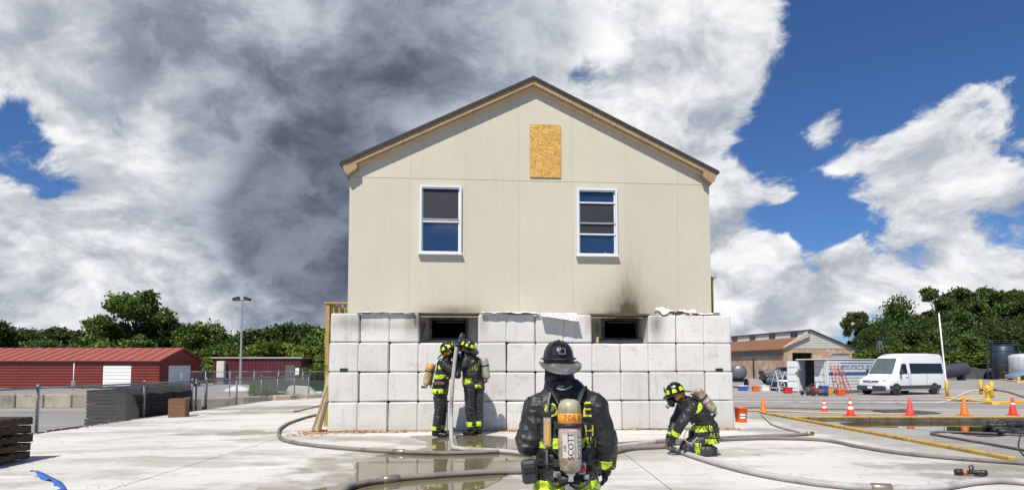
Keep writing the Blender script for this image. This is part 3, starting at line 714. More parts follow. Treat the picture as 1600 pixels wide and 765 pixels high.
LIME = M('lime reflective tape', (.52, .72, .02), .42, .14, 9, dirt=(.26, .28, .05), dscale=9, dthr=.57)
SILV = M('silver reflective tape', (.55, .58, .50), .3, .1, 9)
HELM = M('black helmet shell', (.010, .010, .011), .26, .3, 12, dirt=(.055, .055, .055), dscale=11, dthr=.6)
BRIMG = M('scuffed brim with sun glare', (.10, .10, .098), .45, .35, 14, dirt=(.30, .30, .29), dscale=9, dthr=.56)  # worn grey, with the sun's reflection on the brim put into the colour
EARF = M('yellow ear flap', (.62, .33, .03), .7, .2, 9)
STRAP = M('black webbing', (.014, .014, .016), .6, .3, 20); MASKM = M('black facepiece', (.012, .012, .013), .35, .2, 9); LENS = M('facepiece lens', (.03, .032, .034), .06, .2, 4, spec=.8)
def tank_mat(name, col, dirt):
    return M(name, col, .38, .18, 5, .1, 30, dirt=dirt, dscale=6, dthr=.52)
TANK_C = tank_mat('scuffed cream cylinder', (.40, .36, .26), (.15, .10, .045)); TANK_O = tank_mat('tan cylinder', (.50, .36, .17), (.20, .12, .05)); TANK_G = tank_mat('grey green cylinder', (.36, .37, .31), (.16, .15, .11))
def caps(mb, p0, r0, p1, r1, flat0=False, flat1=False, n=14):
    p0, p1 = Vector(p0), Vector(p1); L = (p1 - p0).length
    pr = []
    if flat0: pr.append((.0005, 0))
    else: pr += [(max(r0 * math.sin(a), .0005), -r0 * math.cos(a)) for a in (0.01, .4, .8, 1.2)]
    pr += [(r0, 0), (r1, L)]
    if flat1: pr.append((.0005, L))
    else: pr += [(max(r1 * math.cos(a), .0005), L + r1 * math.sin(a)) for a in (.4, .8, 1.2, 1.56)]
    mb.lathe(pr, n, 0, axis_frame(p0, p1))
def make_body(bones, voxel, matof, wrinkle=1.0, seed=0):
    """bones: (tag, p0, r0, p1, r1[, flat0, flat1]); one continuous surface grown round them"""
    mb = MB()
    for b_ in bones: caps(mb, *b_[1:])
    me = mb.mesh('tmp', []); o = bpy.data.objects.new('tmp', me); COL.objects.link(o)
    md = o.modifiers.new('r', 'REMESH'); md.mode = 'VOXEL'; md.voxel_size = voxel
    sm = o.modifiers.new('s', 'SMOOTH'); sm.iterations = 5; sm.factor = .5
    dg = bpy.context.evaluated_depsgraph_get(); e = o.evaluated_get(dg)
    res = bpy.data.meshes.new_from_object(e); bpy.data.objects.remove(o)
    N = len(res.vertices); co = np.empty(N * 3, np.float32); res.vertices.foreach_get('co', co); co = co.reshape(-1, 3)
    nr = np.empty(N * 3, np.float32); res.vertices.foreach_get('normal', nr); nr = nr.reshape(-1, 3)
    def near(pts):
        best = np.full(len(pts), 1e9); idx = np.zeros(len(pts), int); tt = np.zeros(len(pts))
        for k, b_ in enumerate(bones):
            a, c = np.array(b_[1]), np.array(b_[3]); d = c - a; L2 = max((d * d).sum(), 1e-9)
            t = np.clip(((pts - a) @ d) / L2, 0, 1); r = b_[2] + (b_[4] - b_[2]) * t
            ds = np.linalg.norm(pts - (a + t[:, None] * d), axis=1) - r
            m_ = ds < best; best[m_] = ds[m_]; idx[m_] = k; tt[m_] = t[m_]
        return idx, tt
    idx, tt = near(co)
    amp = {'hood': .002, 'glove': .002, 'boot': .0015, 'finger': .0008, 'collar': .004}
    nb = [b_ for b_ in bones]
    disp = np.zeros(N)
    for i in range(N):
        b_ = nb[idx[i]]; A = amp.get(b_[0], .0085) * wrinkle
        d = (Vector(b_[3]) - Vector(b_[1])); L = d.length; d = d / L if L > 1e-6 else Vector((0, 0, 1))
        p = Vector(co[i]); al = p.dot(d); q = p + d * al * .45
        f = mnoise.noise(q * 8 + Vector((seed, 0, 0))); g_ = 1 - abs(mnoise.noise(q * 11 + Vector((5, seed, 0)))) * 2.2
        bend = 1 + .8 * (abs(tt[i] - .5) * 2) ** 2
        disp[i] = A * (f * .8 + g_ * .75) * bend
    co += nr * disp[:, None].astype(np.float32)
    res.vertices.foreach_set('co', co.ravel()); res.update()
    nf = len(res.polygons); fc = np.empty(nf * 3, np.float32); res.polygons.foreach_get('center', fc); fc = fc.reshape(-1, 3)
    fi, ft = near(fc)
    tags = np.array([b_[0] for b_ in bones])[fi]
    mats = []; mi = np.zeros(nf, np.int32); res.materials.clear()
    for tg, mt in matof.items():
        mats.append(mt); res.materials.append(mt); mi[tags == tg] = len(mats) - 1
    res.polygons.foreach_set('material_index', mi); res.polygons.foreach_set('use_smooth', np.ones(nf, bool)); res.update()
    return res, fc, fi, ft, tags
def band(src, mask, mat, parent, name='reflective_stripe', off=.005):
    """a strip of tape sewn on: the cloth under it, lifted off by the tape's thickness"""
    bm = bmesh.new(); bm.from_mesh(src); bm.faces.ensure_lookup_table()
    bm.normal_update()
    nrm = {v_.index: v_.normal.copy() for v_ in bm.verts}
    kill = [f for f, k in zip(bm.faces, mask) if not k]
    bmesh.ops.delete(bm, geom=kill, context='FACES')
    for v_ in bm.verts: v_.co += nrm.get(v_.index, v_.normal) * off
    for f in bm.faces: f.material_index = 0
    if not bm.faces: bm.free(); return None
    me = bpy.data.meshes.new(name); bm.to_mesh(me); bm.free(); me.materials.clear(); me.materials.append(mat)
    o = obj(name, me, parent); s_ = o.modifiers.new('t', 'SOLIDIFY'); s_.thickness = .005; s_.offset = -1
    return o
def helmet(parent, loc, fwd, up, lime=True, flaps=True, clip=False, brim=None, bw=.040):
    X = frame(fwd, up, loc); n = 48; mb = MB()
    prof = [(1.0, 0), (1.0, .018), (.985, .045), (.93, .08), (.80, .115), (.58, .143), (.30, .158), (.0, .162)]
    vs = []
    for s_, z in prof:
        for k in range(n):
            a = 2 * math.pi * k / n; ridge = 1 + .035 * (abs(math.cos(4 * a)) ** 14) * (1 if z > .02 else 0)
            vs.append((.112 * s_ * math.cos(a) * ridge, .142 * s_ * math.sin(a) * ridge, z * (1 + .02 * (ridge - 1) / .035)))
    fs = [(i * n + k, i * n + (k + 1) % n, (i + 1) * n + (k + 1) % n, (i + 1) * n + k) for i in range(len(prof) - 1) for k in range(n)]
    mb.add(vs, fs, 0, True, X)
    hl = mb.build('helmet', HELM, parent)
    vs = []
    for (ex, z0) in ((0, 0), (.45, -.004), (.9, -.012), (1.0, -.016), (.97, -.024), (.45, -.014), (0, -.012)):
        for k in range(n):
            a = 2 * math.pi * k / n; sn = math.sin(a)
            w_ = bw + (.034 * max(0, sn) ** 2) + (.085 * max(0, -sn) ** 1.6)
            dz = -.052 * (max(0, -sn) ** 2) * ex - .006 * max(0, sn) * ex + .026 * abs(math.cos(a)) ** 2 * ex
            vs.append(((.112 + w_ * ex) * math.cos(a), (.142 + w_ * ex) * sn, z0 + dz))
    fs = [(i * n + k, i * n + (k + 1) % n, ((i + 1) % 7) * n + (k + 1) % n, ((i + 1) % 7) * n + k) for i in range(6) for k in range(n)]
    mb = MB().add(vs, fs, 0, True, X); mb.build('brim', brim or HELM, hl)
    mb = MB()                                                       # comb along the crown, with the raised front
    mb.tube([X @ Vector((0, .142 * math.cos(a) * 1.02, .162 * math.sin(a) * 1.02)) for a in np.linspace(.25, 2.9, 14)], .008, 6); mb.build('comb', HELM, hl)
    MB().prism([(-.04, .02), (.04, .02), (.043, .09), (.022, .13), (0, .145), (-.022, .13), (-.043, .09)], 'y', .146, .154, 0, X).build('front_shield', HELM if not lime else M('helmet shield', (.10, .09, .07), .5, .3, 9), hl)
    if lime:
        for k in range(8):
            a = 2 * math.pi * (k + .5) / 8; r_ = 1.035
            c = Vector((.112 * math.cos(a) * r_, .142 * math.sin(a) * r_, .058))
            nrm = Vector((math.cos(a) / .112, math.sin(a) / .142, 3.2)).normalized()
            Y = frame(nrm, (0, 0, 1), c)
            MB().prism([(-.036, -.03), (.036, -.03), (.022, .032), (-.022, .032)], 'y', -.004, .006, 0, X @ Y).build('reflective_trapezoid', LIME, hl)
    if clip:
        mb = MB(); Y = frame((0, -1, .35), (0, 0, 1), (0, -.140, .085))
        for q in ((-.020, 0, .009, .050), (.020, 0, .009, .050), (0, .020, .04, .009), (0, -.020, .04, .009)):
            mb.box((q[0], .004, q[1]), (q[2], .012, q[3]), 0, X @ Y, .002)
        mb.build('rear_buckle', M('worn steel buckle', (.20, .20, .20), .4, .2, 9, metal=.6), hl)
        mb = MB(); mb.tube([X @ Vector((.1145 * math.cos(a) * 1.03, .1445 * math.sin(a) * 1.03, .030)) for a in np.linspace(0, 6.283, 40)], .014, 8, 0, False, .5); mb.build('goggle_strap', STRAP, hl)
        mb = MB(); mb.tube([X @ Vector((.03 + .012 * math.cos(a), -.205, -.055 + .012 * math.sin(a))) for a in np.linspace(0, 6.28, 12)], .003, 6); mb.build('hang_ring', chrome, hl)
    if flaps:
        vs = []
        for z, s_ in ((-.006, .93), (-.04, .95), (-.085, .98), (-.085, .93), (-.04, .90), (-.006, .88)):
            for k in range(25):
                a = R(150) + R(240) * k / 24
                vs.append((.112 * s_ * math.cos(a), .142 * s_ * math.sin(a), z - .012 * math.sin(k * 1.3)))
        fs = [(i * 25 + k, i * 25 + k + 1, ((i + 1) % 6) * 25 + k + 1, ((i + 1) % 6) * 25 + k) for i in range(6) for k in range(24)]
        MB().add(vs, fs, 0, True, X).build('ear_flap', EARF, hl)
    return hl, X
def facemask(parent, X):
    mb = MB(); mb.lathe([(.001, .0), (.05, .004), (.072, .03), (.078, .06), (.07, .075)], 20, 0, X @ Matrix.Translation((0, .165, -.10)) @ Matrix.Rotation(R(90), 4, 'X'), 1.0, 1.15)
    fm = mb.build('face_mask', MASKM, parent)
    MB().lathe([(.001, .0), (.04, .006), (.058, .022)], 20, 0, X @ Matrix.Translation((0, .176, -.082)) @ Matrix.Rotation(R(90), 4, 'X'), 1.15, .9).build('lens', LENS, fm)
    MB().lathe([(.001, 0), (.03, 0), (.032, .03), (.026, .05), (.001, .05)], 14, 0, X @ Matrix.Translation((0, .215, -.155)) @ Matrix.Rotation(R(75), 4, 'X')).build('regulator', M('grey regulator', (.25, .26, .27), .4, .2, 9), fm)
def airpack(parent, a, b_, r, mat, back, bandz=(), bandmat=None, straps=()):
    """cylinder from valve end a to domed end b_, on a backplate that faces 'back'"""
    a, b_ = Vector(a), Vector(b_); L = (b_ - a).length; X = axis_frame(a, b_); back = Vector(back).normalized()
    pk = MB().lathe([(.02, -.012), (r * .55, .0), (r * .86, .02), (r * .98, .055), (r, .09), (r, L - .08), (r * .95, L - .04), (r * .75, L - .013), (r * .4, L - .002), (.001, L)], 28, 0, X).build('air_cylinder', mat, parent)
    MB().lathe([(.018, -.06), (.024, -.055), (.024, -.02), (.034, -.016), (.034, .004)], 14, 0, X).build('valve', chrome, pk)
    tx = X.to_3x3() @ Vector((1, 0, 0))
    MB().tube([a + (X.to_3x3() @ Vector((0, 0, -.045))) - tx * .02, a + (X.to_3x3() @ Vector((0, 0, -.045))) + tx * .085], [.016, .026], 10).build('valve_handle', black, pk)
    for t0, t1 in ((.60, .66),): MB().lathe([(r + .002, L * t0), (r + .006, L * t0 + .002), (r + .006, L * t1 - .002), (r + .002, L * t1)], 28, 0, X, cap=False).build('clamp_strap', STRAP, pk)
    for t0, t1 in bandz: MB().lathe([(r + .0012, L * t0), (r + .003, L * t0 + .001), (r + .003, L * t1 - .001), (r + .0012, L * t1)], 28, 0, X, cap=False).build('number_band', bandmat, pk)
    hp = MB()
    m0 = a + back * (r + .012); m1 = b_ + back * (r + .012)
    sd = (m1 - m0).normalized().cross(back).normalized()
    hp.bar(m0.lerp(m1, -.08), m0.lerp(m1, .98), .09, .014, 0, 0, back)
    hp.bar(m0.lerp(m1, .1) - sd * .11, m0.lerp(m1, .1) + sd * .11, .05, .014, 0, 0, back)
    hp.bar(m0.lerp(m1, .62) - sd * (r + .02), m0.lerp(m1, .62) + sd * (r + .02), .05, .014, 0, 0, back)
    hb = hp.build('backplate', M('pack frame', (.03, .032, .034), .45, .2, 9), parent)
    for pth in straps:
        pp = spline(pth, 6); MB().tube(pp, .021, 8, 0, True, .32).build('harness_strap', STRAP, hb)
    return pk, X, L
def hand(bones, wrist, dirn, palm, curl=.6, thumb=1):
    """palm and five separate bent fingers; dirn points out of the wrist, palm is the way the palm faces"""
    w_ = Vector(wrist); d = Vector(dirn).normalized(); pn = Vector(palm).normalized(); sd = d.cross(pn).normalized()
    pe = w_ + d * .085
    bones.append(('glove', tuple(w_), .036, tuple(w_ + d * .03), .036))
    for k in (-1.1, 0, 1.1): bones.append(('glove', tuple(w_ + d * .03 + sd * .014 * k), .026, tuple(pe + sd * .024 * k), .021))
    for k, L in ((-1.5, .066), (-.5, .078), (.5, .074), (1.5, .058)):
        b0 = pe + sd * .023 * k; d1 = (d * math.cos(curl) + pn * math.sin(curl)).normalized(); d2 = (d * math.cos(curl * 2.2) + pn * math.sin(curl * 2.2)).normalized()
        b1 = b0 + d1 * L * .55; b2 = b1 + d2 * L * .55
        bones.append(('finger', tuple(b0), .0125, tuple(b1), .0115)); bones.append(('finger', tuple(b1), .0115, tuple(b2), .010))
    t0 = w_ + d * .03 + sd * .03 * thumb; t1 = t0 + (d * .5 + sd * thumb * .7 + pn * .5).normalized() * .05; t2 = t1 + (d * .8 + pn * .6).normalized() * .035
    bones.append(('finger', tuple(t0), .018, tuple(t1), .014)); bones.append(('finger', tuple(t1), .014, tuple(t2), .011))
def leg(bones, hip, knee, ankle, toe, r=(.115, .088, .080)):
    bones.append(('trouser', hip, r[0], knee, r[1])); 
    k = Vector(knee); a = Vector(ankle); e = k.lerp(a, .93)
    bones.append(('trouser', knee, r[1], tuple(e), r[2], False, True))
    bones.append(('boot', tuple(k.lerp(a, .72)), .062, ankle, .055))
    t = Vector(toe); h_ = Vector(ankle) - (t - a).normalized() * .03
    bones.append(('boot', (h_.x, h_.y, ankle[2] - .03), .048, toe, .044))
def arm(bones, sh, el, wr, r=(.088, .072, .060)):
    bones.append(('sleeve', sh, r[0], el, r[1])); bones.append(('sleeve', el, r[1], wr, r[2], False, True))
MO = lambda coat: {'coat': coat, 'sleeve': coat, 'trouser': TROU, 'hood': HOOD, 'glove': GLOV, 'finger': GLOV, 'boot': BOOT, 'collar': coat}
def build_body(root, bones, voxel, coat, wr, seed):
    me, fc, fi, ft, tg = make_body(bones, voxel, MO(coat), wr, seed); me.name = 'body'
    return obj('body', me, root), me, fc, fi, ft, tg

# ---- A: the left one of the pair at the basement window, side view, facing right
A0 = gp(688, 681.5)
pa = empty('person', 'left person of the pair at the window, black gear and tan tank, facing right', 'person', A0, 0, 'firefighters')
bn = []
bn += [('coat', (-.02, -.085, .83), .155, (.02, -.085, 1.08), .135, True), ('coat', (-.02, .085, .83), .155, (.02, .085, 1.08), .135, True),
       ('coat', (.02, -.085, 1.08), .135, (.075, -.10, 1.34), .135), ('coat', (.02, .085, 1.08), .135, (.075, .10, 1.34), .135), ('coat', (.07, 0, 1.2), .14, (.10, 0, 1.42), .10),
       ('collar', (.10, 0, 1.42), .095, (.115, 0, 1.50), .085, False, True), ('hood', (.12, 0, 1.48), .075, (.145, 0, 1.60), .098), ('hood', (.145, 0, 1.60), .098, (.16, 0, 1.64), .098)]
leg(bn, (-.02, -.10, .90), (-.015, -.10, .49), (-.075, -.11, .10), (.10, -.12, .045)); leg(bn, (-.01, .10, .90), (.03, .10, .50), (-.01, .11, .10), (.17, .10, .045))
arm(bn, (.09, -.20, 1.38), (.345, -.23, 1.19), (.285, -.12, 1.43)); hand(bn, (.283, -.115, 1.44), (-.10, .25, .9), (-.2, .95, 0), .75, -1)
arm(bn, (.09, .20, 1.38), (.36, .20, 1.38), (.265, .10, 1.60)); hand(bn, (.262, .095, 1.61), (-.02, -.2, .95), (.1, -.9, -.3), .75, 1)
o, me, fc, fi, ft, tg = build_body(pa, bn, .0085, COAT, 1.0, 1)
cm = (tg == 'coat')
band(me, cm & (fc[:, 2] > 1.115) & (fc[:, 2] < 1.19), LIME, pa); band(me, cm & (fc[:, 2] > .84) & (fc[:, 2] < .925), LIME, pa)
band(me, (tg == 'trouser') & (fc[:, 2] > .135) & (fc[:, 2] < .215), LIME, pa)
band(me, cm & (fc[:, 2] > 1.30) & (fc[:, 2] < 1.375) & (fc[:, 0] < .10) & (fc[:, 0] > -.02) & (fc[:, 1] < 0), LIME, pa, 'back_lettering')
band(me, (tg == 'trouser') & (fc[:, 2] > .74) & (fc[:, 2] < .86) & (fc[:, 0] < -.075) & (fc[:, 1] < -.05), LIME, pa)
hl, X = helmet(pa, (.135, 0, 1.665), (.88, .0, .42), (-.42, 0, .88)); facemask(pa, X)
airpack(pa, (-.27, -.05, .99), (-.185, -.05, 1.42), .078, TANK_O, (1, 0, -.2), [(.70, .86)], M('orange number band', (.72, .26, .03), .5, .15, 9),
        [[(-.06, -.12, 1.38), (.03, -.20, 1.50), (.13, -.235, 1.42), (.16, -.235, 1.28), (.10, -.235, 1.14), (-.08, -.19, 1.05)], [(-.12, -.18, 1.03), (0, -.245, 1.03), (.14, -.20, 1.04)]])
MB().box((.0, -.245, 1.03), (.20, .03, .06), 0, None, .01).build('belt_pouch', M('red brown pouch', (.14, .06, .045), .6, .3, 9), pa)

# ---- B: the right one of the pair, back three-quarter view, facing left
B0 = gp(739, 680)
pb = empty('person', 'right person of the pair at the window, sooted gear and grey tank, facing left', 'person', B0, 0, 'firefighters')
bn = []
bn += [('coat', (-.07, -.02, .96), .145, (-.07, -.02, 1.16), .13, True), ('coat', (.09, .03, .93), .145, (.07, .03, 1.16), .13, True),
       ('coat', (-.07, -.03, 1.16), .135, (-.09, -.08, 1.42), .13), ('coat', (.07, .04, 1.16), .135, (.03, .09, 1.42), .13), ('coat', (0, 0, 1.2), .15, (-.03, 0, 1.50), .11),
       ('collar', (-.04, 0, 1.50), .095, (-.065, .01, 1.58), .085, False, True), ('hood', (-.06, .0, 1.56), .075, (-.10, .02, 1.68), .098), ('hood', (-.10, .02, 1.68), .098, (-.12, .03, 1.71), .098)]
leg(bn, (-.065, -.06, .96), (-.06, -.06, .50), (-.03, -.05, .10), (-.16, .01, .045)); leg(bn, (.10, .06, .96), (.115, .06, .50), (.12, .07, .10), (-.01, .15, .045))
arm(bn, (-.13, -.18, 1.46), (-.315, -.22, 1.27), (-.345, -.06, 1.47)); hand(bn, (-.345, -.055, 1.48), (-.05, .35, .9), (-.2, .9, -.1), .75, 1)
arm(bn, (-.03, .20, 1.48), (-.23, .25, 1.50), (-.28, .10, 1.74)); hand(bn, (-.28, .095, 1.75), (-.15, -.2, .95), (-.3, -.8, -.3), .8, -1)
o, me, fc, fi, ft, tg = build_body(pb, bn, .0085, COATB, 1.0, 2)
cm = (tg == 'coat'); yy = fc[:, 2] - 1.075 + .10 * np.clip(np.abs(fc[:, 0]) - .05, 0, 1)
sl = fc[:, 2] - .25 * (fc[:, 0])
band(me, cm & (sl > 1.04) & (sl < 1.145), LIME, pb); band(me, cm & (fc[:, 2] > .935) & (fc[:, 2] < 1.0) & (fc[:, 0] > .04), LIME, pb)
band(me, (tg == 'trouser') & (fc[:, 2] > .185) & (fc[:, 2] < .275), LIME, pb)
band(me, cm & (fc[:, 2] > 1.28) & (fc[:, 2] < 1.42) & (fc[:, 0] > -.03) & (fc[:, 0] < .09) & (fc[:, 1] < 0), LIME, pb, 'back_lettering')
band(me, cm & (fc[:, 2] > 1.45) & (fc[:, 2] < 1.51) & (fc[:, 0] > -.06) & (fc[:, 0] < .07) & (fc[:, 1] < 0), LIME, pb, 'back_lettering')
hl, X = helmet(pb, (-.10, .02, 1.735), (-.70, .62, .33), (.22, -.20, .95)); facemask(pb, X)
airpack(pb, (.265, .0, 1.10), (.215, -.02, 1.53), .078, TANK_G, (-.95, .25, -.1), [], None,
        [[(.10, -.12, 1.46), (.02, -.17, 1.56), (-.12, -.22, 1.52), (-.19, -.20, 1.38), (-.14, -.19, 1.22), (.04, -.17, 1.12)], [(.16, -.05, 1.17), (.05, -.18, 1.17), (-.12, -.19, 1.17)], [(.13, -.10, 1.48), (.10, -.16, 1.30), (.12, -.13, 1.15)]])

# ---- the charged hose the pair holds up into the window
hz = gp(706, 702)
pts = [gp(842, 714) + Vector((0, 0, .036)), gp(800, 709) + Vector((0, 0, .036)), gp(750, 705.5) + Vector((0, 0, .036)), gp(718, 703.5) + Vector((0, 0, .037)), gp(706.5, 700) + Vector((0, .02, .06))]
hx = gp(704, 687); pts += [Vector((hx.x - .008, hx.y + .16, .30)), Vector((hx.x - .005, hx.y + .22, .8)), Vector((hx.x + .03, hx.y + .24, 1.3)), Vector((hx.x + .075, hx.y + .26, 1.72))]
root = empty('fire_hose', 'pale charged hose that the pair holds upright into the left basement window', 'hose', pts[0], 0, 'fire hoses on the pavement')
gpts = [gp(1040, 690), gp(960, 701), gp(900, 711)]
path = spline([g_ + Vector((0, 0, .036)) - pts[0] for g_ in gpts] + [p - pts[0] for p in pts], 8)
MB().tube(path, .036, 10).build('hose_line', HOSE_W, root)
tip = path[-1]; up = Vector((.10, .08, .22))
MB().tube([tip, tip + up * .3, tip + up * .32, tip + up * .75, tip + up * .8, tip + up * 1.15], [.045, .045, .032, .03, .045, .05], 12).build('nozzle', dkmetal, root)
MB().tube([tip + up * .45, tip + up * .45 + Vector((-.10, -.02, -.02)), tip + up * .5 + Vector((-.12, -.02, -.12))], [.018, .018, .02], 8).build('pistol_grip', dkmetal, root)
MB().tube([tip + up * .6 + Vector((.03, 0, 0)), tip + up * .8 + Vector((.02, -.06, .07)), tip + up * .6 + Vector((-.03, 0, 0))], .008, 6).build('bale_handle', chrome, root)

# ---- C: the near one, seen from behind
CY = 4.20; c0 = at(885, 700, CY); C0 = Vector((c0.x, CY, zs(c0.x, CY)))
pc = empty('person', 'nearest person, seen from behind, black coat and black helmet, tank numbered 706', 'person', C0, 0, 'firefighters')
bn = []
bn += [('coat', (-.085, 0, .80), .150, (-.08, 0, 1.05), .135, True), ('coat', (.085, 0, .80), .150, (.08, 0, 1.05), .135, True), ('coat', (0, 0, .80), .150, (0, 0, 1.05), .14, True),
       ('coat', (-.08, 0, 1.05), .138, (-.115, .02, 1.35), .135), ('coat', (.08, 0, 1.05), .138, (.115, .02, 1.35), .135), ('coat', (0, 0, 1.05), .145, (0, .02, 1.40), .13),
       ('coat', (-.15, .02, 1.395), .105, (-.02, .03, 1.52), .09), ('coat', (.15, .02, 1.395), .105, (.02, .03, 1.52), .09),
       ('collar', (-.03, .03, 1.47), .125, (-.045, .04, 1.575), .115, False, True), ('hood', (-.04, .04, 1.50), .105, (-.05, .05, 1.62), .108), ('hood', (-.05, .05, 1.62), .100, (-.05, .055, 1.70), .103)]
leg(bn, (-.105, 0, .92), (-.115, .02, .50), (-.12, -.02, .10), (-.16, .15, .045), (.125, .095, .085)); leg(bn, (.105, 0, .92), (.115, .02, .50), (.13, -.02, .10), (.17, .15, .045), (.125, .095, .085))
arm(bn, (-.195, .02, 1.385), (-.272, -.02, 1.15), (-.20, .24, 1.08), (.108, .094, .07)); hand(bn, (-.195, .25, 1.075), (.4, .9, -.05), (.5, 0, -.8), .7, -1)
arm(bn, (.195, .02, 1.385), (.275, .0, 1.14), (.285, .06, .965), (.108, .092, .074)); hand(bn, (.286, .062, .955), (.03, .08, -1), (-.9, .2, 0), .45, 1)
o, me, fc, fi, ft, tg = build_body(pc, bn, .0072, COAT, 1.15, 3)
cm = (tg == 'coat')
band(me, cm & (fc[:, 2] > 1.115 + .03 * fc[:, 0]) & (fc[:, 2] < 1.185 + .03 * fc[:, 0]), LIME, pc); band(me, cm & (fc[:, 2] > .785) & (fc[:, 2] < .89), LIME, pc)
sm_ = np.array([b_[0] == 'sleeve' and b_[4] < .08 for b_ in bn])[fi]
band(me, sm_ & (ft > .62) & (ft < .95), LIME, pc, 'cuff_stripe')
hl, X = helmet(pc, (-.05, .045, 1.715), (-.10, 1, .05), (-.02, .05, 1), lime=False, flaps=False, clip=True, brim=BRIMG, bw=.031)
# yellow letters sewn on the back of the coat, partly hidden by the tank
LETT = M('yellow sewn letters', (.52, .50, .03), .6, .15, 12, dirt=(.18, .17, .04), dscale=9, dthr=.55)
def cloth_text(s_, size, x, z, mat, name, par=None):
    tv, tf = text_geo(s_, size); bm_tree = None
    from mathutils.bvhtree import BVHTree
    bv = BVHTree.FromPolygons([v_.co for v_ in me.vertices], [tuple(p.vertices) for p in me.polygons])
    out = []
    for q in tv:
        hit = bv.ray_cast(Vector((x + q[0], -1, z + q[1])), Vector((0, 1, 0)))
        out.append((x + q[0], (hit[0].y if hit[0] is not None else -.12) - .007, z + q[1]))
    ob = MB().add(out, tf).build(name, mat, par or pc); s2 = ob.modifiers.new('t', 'SOLIDIFY'); s2.thickness = .004
cloth_text('O', .14, -.115, 1.335, LETT, 'back_lettering'); cloth_text('E', .15, .135, 1.335, LETT, 'back_lettering'); cloth_text('H', .11, .150, 1.20, LETT, 'back_lettering')
TB = M('orange yellow number band', (.62, .30, .03), .5, .12, 9); TW = M('white label', (.52, .50, .46), .5, .1, 9); RD = M('dark red print', (.42, .03, .02), .6, .1, 9); BK = M('black print', (.02, .02, .02), .6, .1, 9)
ta, tb = Vector((0.0, -.275, .975)), Vector((.0, -.235, 1.465))
pk, X, L = airpack(pc, ta, tb, .079, TANK_C, (0, 1, 0), [(.66, .80)], TB,
        [[(-.06, -.17, 1.42), (-.11, -.08, 1.52), (-.14, .04, 1.53), (-.15, .15, 1.40)], [(.06, -.17, 1.42), (.11, -.08, 1.52), (.14, .04, 1.53), (.15, .15, 1.40)],
         [(-.04, -.17, 1.03), (-.16, -.12, 1.00), (-.235, .0, .99), (-.2, .13, .99)], [(.04, -.17, 1.03), (.16, -.12, 1.00), (.235, .0, .99), (.2, .13, .99)], [(-.05, -.165, 1.05), (-.15, -.13, 1.15), (-.225, -.05, 1.20)], [(.05, -.165, 1.05), (.15, -.13, 1.15), (.225, -.05, 1.20)]])
def tank_text(s_, size, ang, h, mat, vertical=False, name='printed_number'):
    tv, tf = text_geo(s_, size); r = .0833; out = []
    for x, y, _ in tv:
        if vertical: x, y = -y + size * .35, x
        a = R(90) + ang + x / r
        out.append(X @ Vector((-r * math.cos(a), 0, 0)) if False else None) if False else out.append((x, y, ang))
    base = math.atan2(*(X.inverted().to_3x3() @ Vector((0, -1, 0))).yx); sg = 1 if (X.to_3x3() @ Vector((math.cos(base + .1), math.sin(base + .1), 0))).x > 0 else -1
    vs = [X @ Vector((r * math.cos(base + sg * (x / r + an)), r * math.sin(base + sg * (x / r + an)), h + y)) for x, y, an in out]
    MB().add(vs, tf).build(name, mat, pk)
tank_text('706', .062, -.10, L * .70, RD); tank_text('8', .062, .78, L * .70, RD)
lab = []
def tank_label(a0, a1, h0, h1, mat):
    r = .0802; n = 10; base = math.atan2(*(X.inverted().to_3x3() @ Vector((0, -1, 0))).yx); sg = 1 if (X.to_3x3() @ Vector((math.cos(base + .1), math.sin(base + .1), 0))).x > 0 else -1
    vs = [X @ Vector((r * math.cos(base + sg * (a0 + (a1 - a0) * k / n)), r * math.sin(base + sg * (a0 + (a1 - a0) * k / n)), h)) for h in (h0, h1) for k in range(n + 1)]
    MB().add(vs, [(k, k + 1, n + 2 + k, n + 1 + k) for k in range(n)], 0, True).build('printed_label', mat, pk)
tank_label(-.75, .25, .10, .255, TW); tank_label(.45, 1.1, .10, .245, TW); tank_label(-.9, .55, .27, .315, M('faded pink label', (.55, .42, .37), .5, .2, 14))
tank_text('SCOTT', .056, -.05, .178, BK, True, 'printed_lettering'); tank_text('SCOTT', .05, .75, .172, BK, True, 'printed_lettering')
tank_text('CAUTION', .014, -.2, .298, RD, False, 'printed_lettering'); tank_text('AIR PAK', .014, -.45, .28, RD, False, 'printed_lettering'); tank_text('AIR', .03, -.52, .165, RD, True, 'printed_lettering')
# pressure line with its yellow tag, waist case, buckles
MB().tube(spline([(-.145, -.13, .98), (-.15, -.155, 1.12), (-.148, -.155, 1.30), (-.135, -.13, 1.45), (-.10, -.05, 1.54)], 6), .009, 8).build('pressure_line', M('grey rubber line', (.16, .16, .16), .5, .2, 9), pc)
MB().box((-.148, -.168, 1.235), (.052, .02, .21), 0, None, .005).build('gauge_tag', M('tag grey', (.33, .33, .34), .4, .2, 9), pc)
MB().box((-.148, -.180, 1.23), (.026, .006, .17), 0).build('tag_strip', M('tag amber', (.66, .34, .03), .5, .1, 9), pc)
MB().box((-.148, -.170, 1.355), (.056, .03, .035), 0, None, .006).build('tag_clip', black, pc)
wc = MB().box((-.17, -.10, .975), (.11, .11, .16), 0, Matrix.Rotation(R(-6), 4, 'Y'), .018).build('waist_case', M('grey case', (.03, .033, .038), .5, .3, 9), pc)
MB().box((-.17, -.16, 1.0), (.08, .012, .045), 0, Matrix.Rotation(R(-6), 4, 'Y'), .004).build('case_latch', STRAP, wc)
MB().box((.09, -.185, .99), (.05, .035, .085), 0, None, .008).build('gauge_block', TW, pc)
